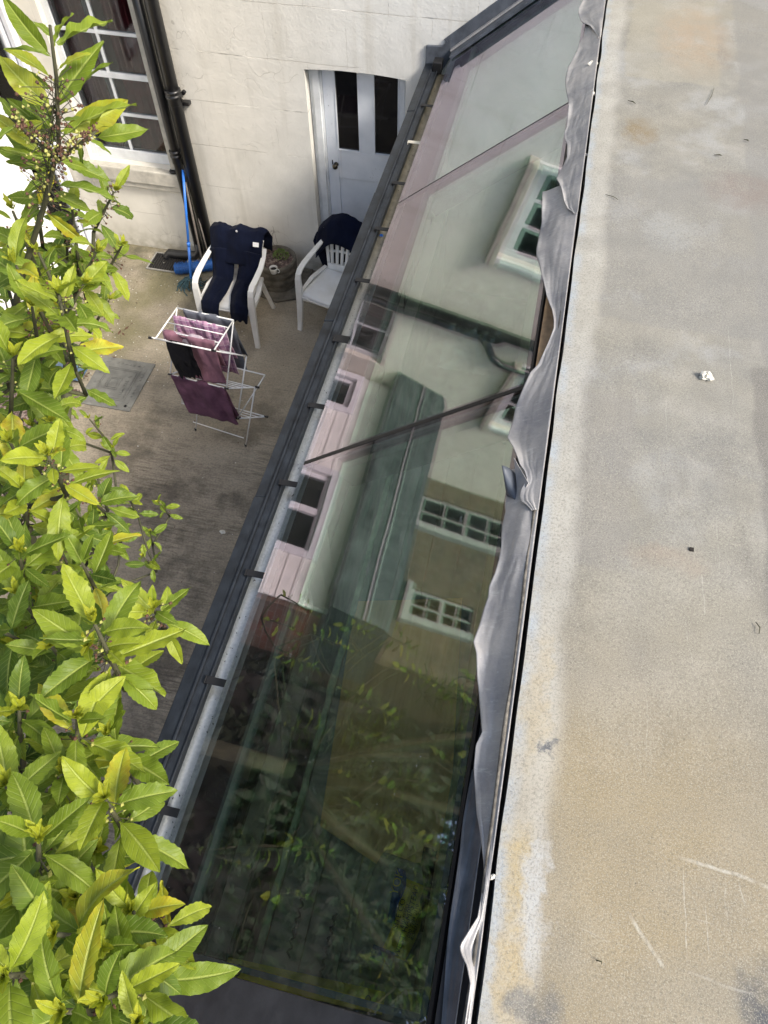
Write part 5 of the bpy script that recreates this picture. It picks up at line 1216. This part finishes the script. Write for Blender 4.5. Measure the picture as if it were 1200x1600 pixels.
# the shoots one can tell apart:  x, y, distance, leaf length, leaves, tint, share of yellow leaves, buds
SHX = [(112,320,1.62,.075,9,.62,.1,26),(60,395,1.45,.09,10,.6,.15,12),(105,375,1.7,.08,9,.55,.1,10),(20,330,1.5,.085,8,.5,.1,10),(55,300,1.6,.07,7,.55,.1,16),(95,525,1.6,.085,9,.6,.1,8),(170,470,1.9,.075,8,.62,.1,10),(60,600,1.5,.09,9,.5,.05,6),(178,300,1.75,.085,8,.6,.1,46),(190,385,1.7,.075,9,.72,.05,30),(150,395,1.55,.09,9,.65,.1,20),(92,462,1.25,.105,12,.72,.35,36),(50,480,1.35,.10,9,.66,.5,18),(25,415,1.4,.105,9,.6,.5,10),(130,445,1.5,.085,8,.7,.1,16),
      (20,560,1.35,.11,8,.42,.2,6),(40,520,1.6,.10,8,.4,.1,0),(95,610,2.2,.08,8,.5,.05,8),(140,655,2.5,.06,7,.62,.1,6),(80,660,1.5,.10,9,.55,.1,10),(75,712,1.2,.105,12,.82,.15,40),(40,770,1.3,.10,10,.7,.3,24),(15,690,1.3,.10,8,.6,.1,8),
      (130,770,1.7,.10,10,.6,.1,16),(175,700,2.6,.07,7,.7,.1,6),(200,775,3.0,.085,8,.62,.05,8),(248,785,3.2,.075,7,.55,.05,6),(235,830,3.2,.08,7,.5,.02,4),(170,830,2.6,.10,9,.5,.05,8),(90,850,1.5,.10,11,.52,.05,10),(30,860,1.3,.11,11,.48,.05,6),(150,740,2.0,.09,8,.6,.1,8),
      (30,930,1.3,.11,10,.46,.02,4),(148,975,0.98,.105,13,.74,.05,36),(240,950,1.08,.088,10,.72,.05,26),(80,1010,1.15,.105,10,.52,.02,6),(140,1010,1.02,.10,9,.55,.02,10),(120,1125,1.02,.10,12,.64,.08,22),(30,1110,1.1,.11,10,.5,.03,4),(170,1150,1.08,.10,8,.6,.05,12),
      (60,1310,.90,.10,12,.62,.05,12),(165,1250,.96,.095,11,.70,.10,16),(10,1230,1.0,.11,9,.5,.05,0),(100,1210,1.05,.10,9,.5,.02,4),(150,1330,1.1,.10,9,.42,.05,0),(30,1400,.95,.11,10,.48,.03,0),(208,1425,.94,.08,9,.68,.15,14),(160,1480,.90,.095,12,.62,.10,16),
      (165,1560,.84,.095,12,.64,.10,14),(10,1525,.78,.10,12,.72,.08,10),(90,1460,.85,.11,11,.52,.04,4),(100,1580,.80,.10,11,.55,.04,6),(215,1600,.84,.085,9,.6,.04,4),(120,1400,1.0,.11,9,.42,.03,0),(225,870,3.0,.09,7,.5,.03,2),(20,1010,1.4,.11,9,.42,.02,0),(70,940,1.5,.11,10,.44,.02,0)]
LATER = []
for a in SHX: LATER.append((a[:7], dict(flowers=a[7])))
# inner foliage, shaded and further down
lim = [(0, 60), (300, 80), (380, 140), (520, 90), (600, 60), (660, 70), (760, 130), (820, 170), (870, 140), (950, 150), (1050, 160), (1130, 120), (1230, 110), (1330, 120), (1420, 150), (1600, 190)]
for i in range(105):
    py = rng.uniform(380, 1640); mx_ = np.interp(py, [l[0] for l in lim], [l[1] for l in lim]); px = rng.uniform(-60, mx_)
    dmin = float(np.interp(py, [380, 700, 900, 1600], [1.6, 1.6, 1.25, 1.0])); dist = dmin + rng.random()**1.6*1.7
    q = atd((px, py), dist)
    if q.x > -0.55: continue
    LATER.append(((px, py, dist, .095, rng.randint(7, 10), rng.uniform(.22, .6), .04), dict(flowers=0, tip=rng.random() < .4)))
LATER.sort(key=lambda a: (atd(a[0][:2], a[0][2]) - Vector((-1.4, 0.8, 2.8))).length)
for a, k in LATER:
    if a[0] > 125 and a[1] < 540: k = dict(k, axis=(0.62, 0.05, 0.8), length=0.13)
    shoot(*a, **k)
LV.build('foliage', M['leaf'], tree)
TR.build('trunk', M['bark'], tree, smooth=True); STEM.build('twigs', M['bark'], tree, smooth=True)
tag(BUD.build('dried_buds', M['bud'], tree), kind='stuff'); tag(GBUD.build('flower_buds', M['green_bud'], tree), kind='stuff')

# ------------------------------------------------------------------ trees beyond, reflected in the glass
def far_tree(label, loc, h, rad, seed, n=17000):
    t_ = thing('evergreen_tree', label, 'tree', loc, 'evergreen trees beyond the garden wall')
    r_ = random.Random(seed); tk = MB(); L = Vector(loc); tk.tube([L, L + Vector((0.1, 0, h*0.5)), L + Vector((0.05, 0.1, h*0.92))], [0.16, 0.11, 0.03], 10)
    cl = []
    for i in range(34):
        a = r_.random()*6.28; q = r_.random()**0.5*rad*0.8; z = r_.uniform(0.16, 1.0)*h; q *= 1 - 0.55*max(0, z/h-0.6)/0.4
        c = L + Vector((q*math.cos(a), q*math.sin(a), z)); cl.append((c, r_.uniform(.35, .62)*rad*0.55)); tk.tube([L + Vector((0.07, 0, min(z*0.8, h*.85))), c], [0.035, 0.01], 5)
    fo = MB()
    for i in range(n):
        c, cr_ = r_.choice(cl); v = Vector((r_.gauss(0, 1), r_.gauss(0, 1), r_.gauss(0, 1))).normalized()*cr_*r_.random()**.4; p = c+v
        d = Vector((r_.uniform(-1, 1), r_.uniform(-1, 1), r_.uniform(-.6, .9))).normalized(); u_ = d.orthogonal().normalized(); u_.rotate(Matrix.Rotation(r_.random()*6.28, 3, d)); s = r_.uniform(.07, .14)
        fo.add([p-d*s, p+u_*s*.4, p+d*s, p-u_*s*.4], [(0, 1, 2, 3)])
    fo.build('crown', M['far_leaf'], t_); tk.build('trunk', M['bark'], t_, smooth=True)
far_tree('tallest dark evergreen beyond the garden wall, nearest the brick house', (-7.9, 1.6, 0), 7.6, 2.3, 1)
far_tree('dark evergreen in the middle of the row beyond the garden wall', (-7.5, -0.9, 0), 7.4, 2.4, 2)
far_tree('dark evergreen beyond the garden wall, farthest from the brick house', (-8.0, -3.8, 0), 7.2, 2.5, 3)
far_tree('small dark evergreen just behind the corner of the annexe', (-5.9, 1.6, 0), 4.3, 1.2, 4, 8000)

hg = thing('hedge', 'dense dark evergreen hedge added behind the garden wall to block the reflected sky', 'hedge', (-6.1, -2.6, 0))
m_ = MB().box(-6.35, -5.85, -9.0, 2.6, 0, 3.7); m_.build('sky_block_core', M['dirt'], hg)  # solid core, added to keep bright sky out of the reflection
r_ = random.Random(9); m_ = MB()
for i in range(15000):
    f_ = r_.random(); p = Vector((-5.85 + r_.uniform(-.06, .16), r_.uniform(-9.1, 2.7), r_.uniform(0.1, 3.95))) if f_ < .7 else Vector((r_.uniform(-6.4, -5.75), r_.uniform(-9.1, 2.7), 3.7 + r_.uniform(-.05, .45)*r_.random()*1.6))
    d = Vector((r_.uniform(-1, 1), r_.uniform(-1, 1), r_.uniform(-.6, .9))).normalized(); u_ = d.orthogonal().normalized(); u_.rotate(Matrix.Rotation(r_.random()*6.28, 3, d)); s_ = r_.uniform(.04, .09)
    m_.add([p-d*s_, p+u_*s_*.45, p+d*s_, p-u_*s_*.45], [(0, 1, 2, 3)])
m_.build('leaves', M['far_leaf'], hg)
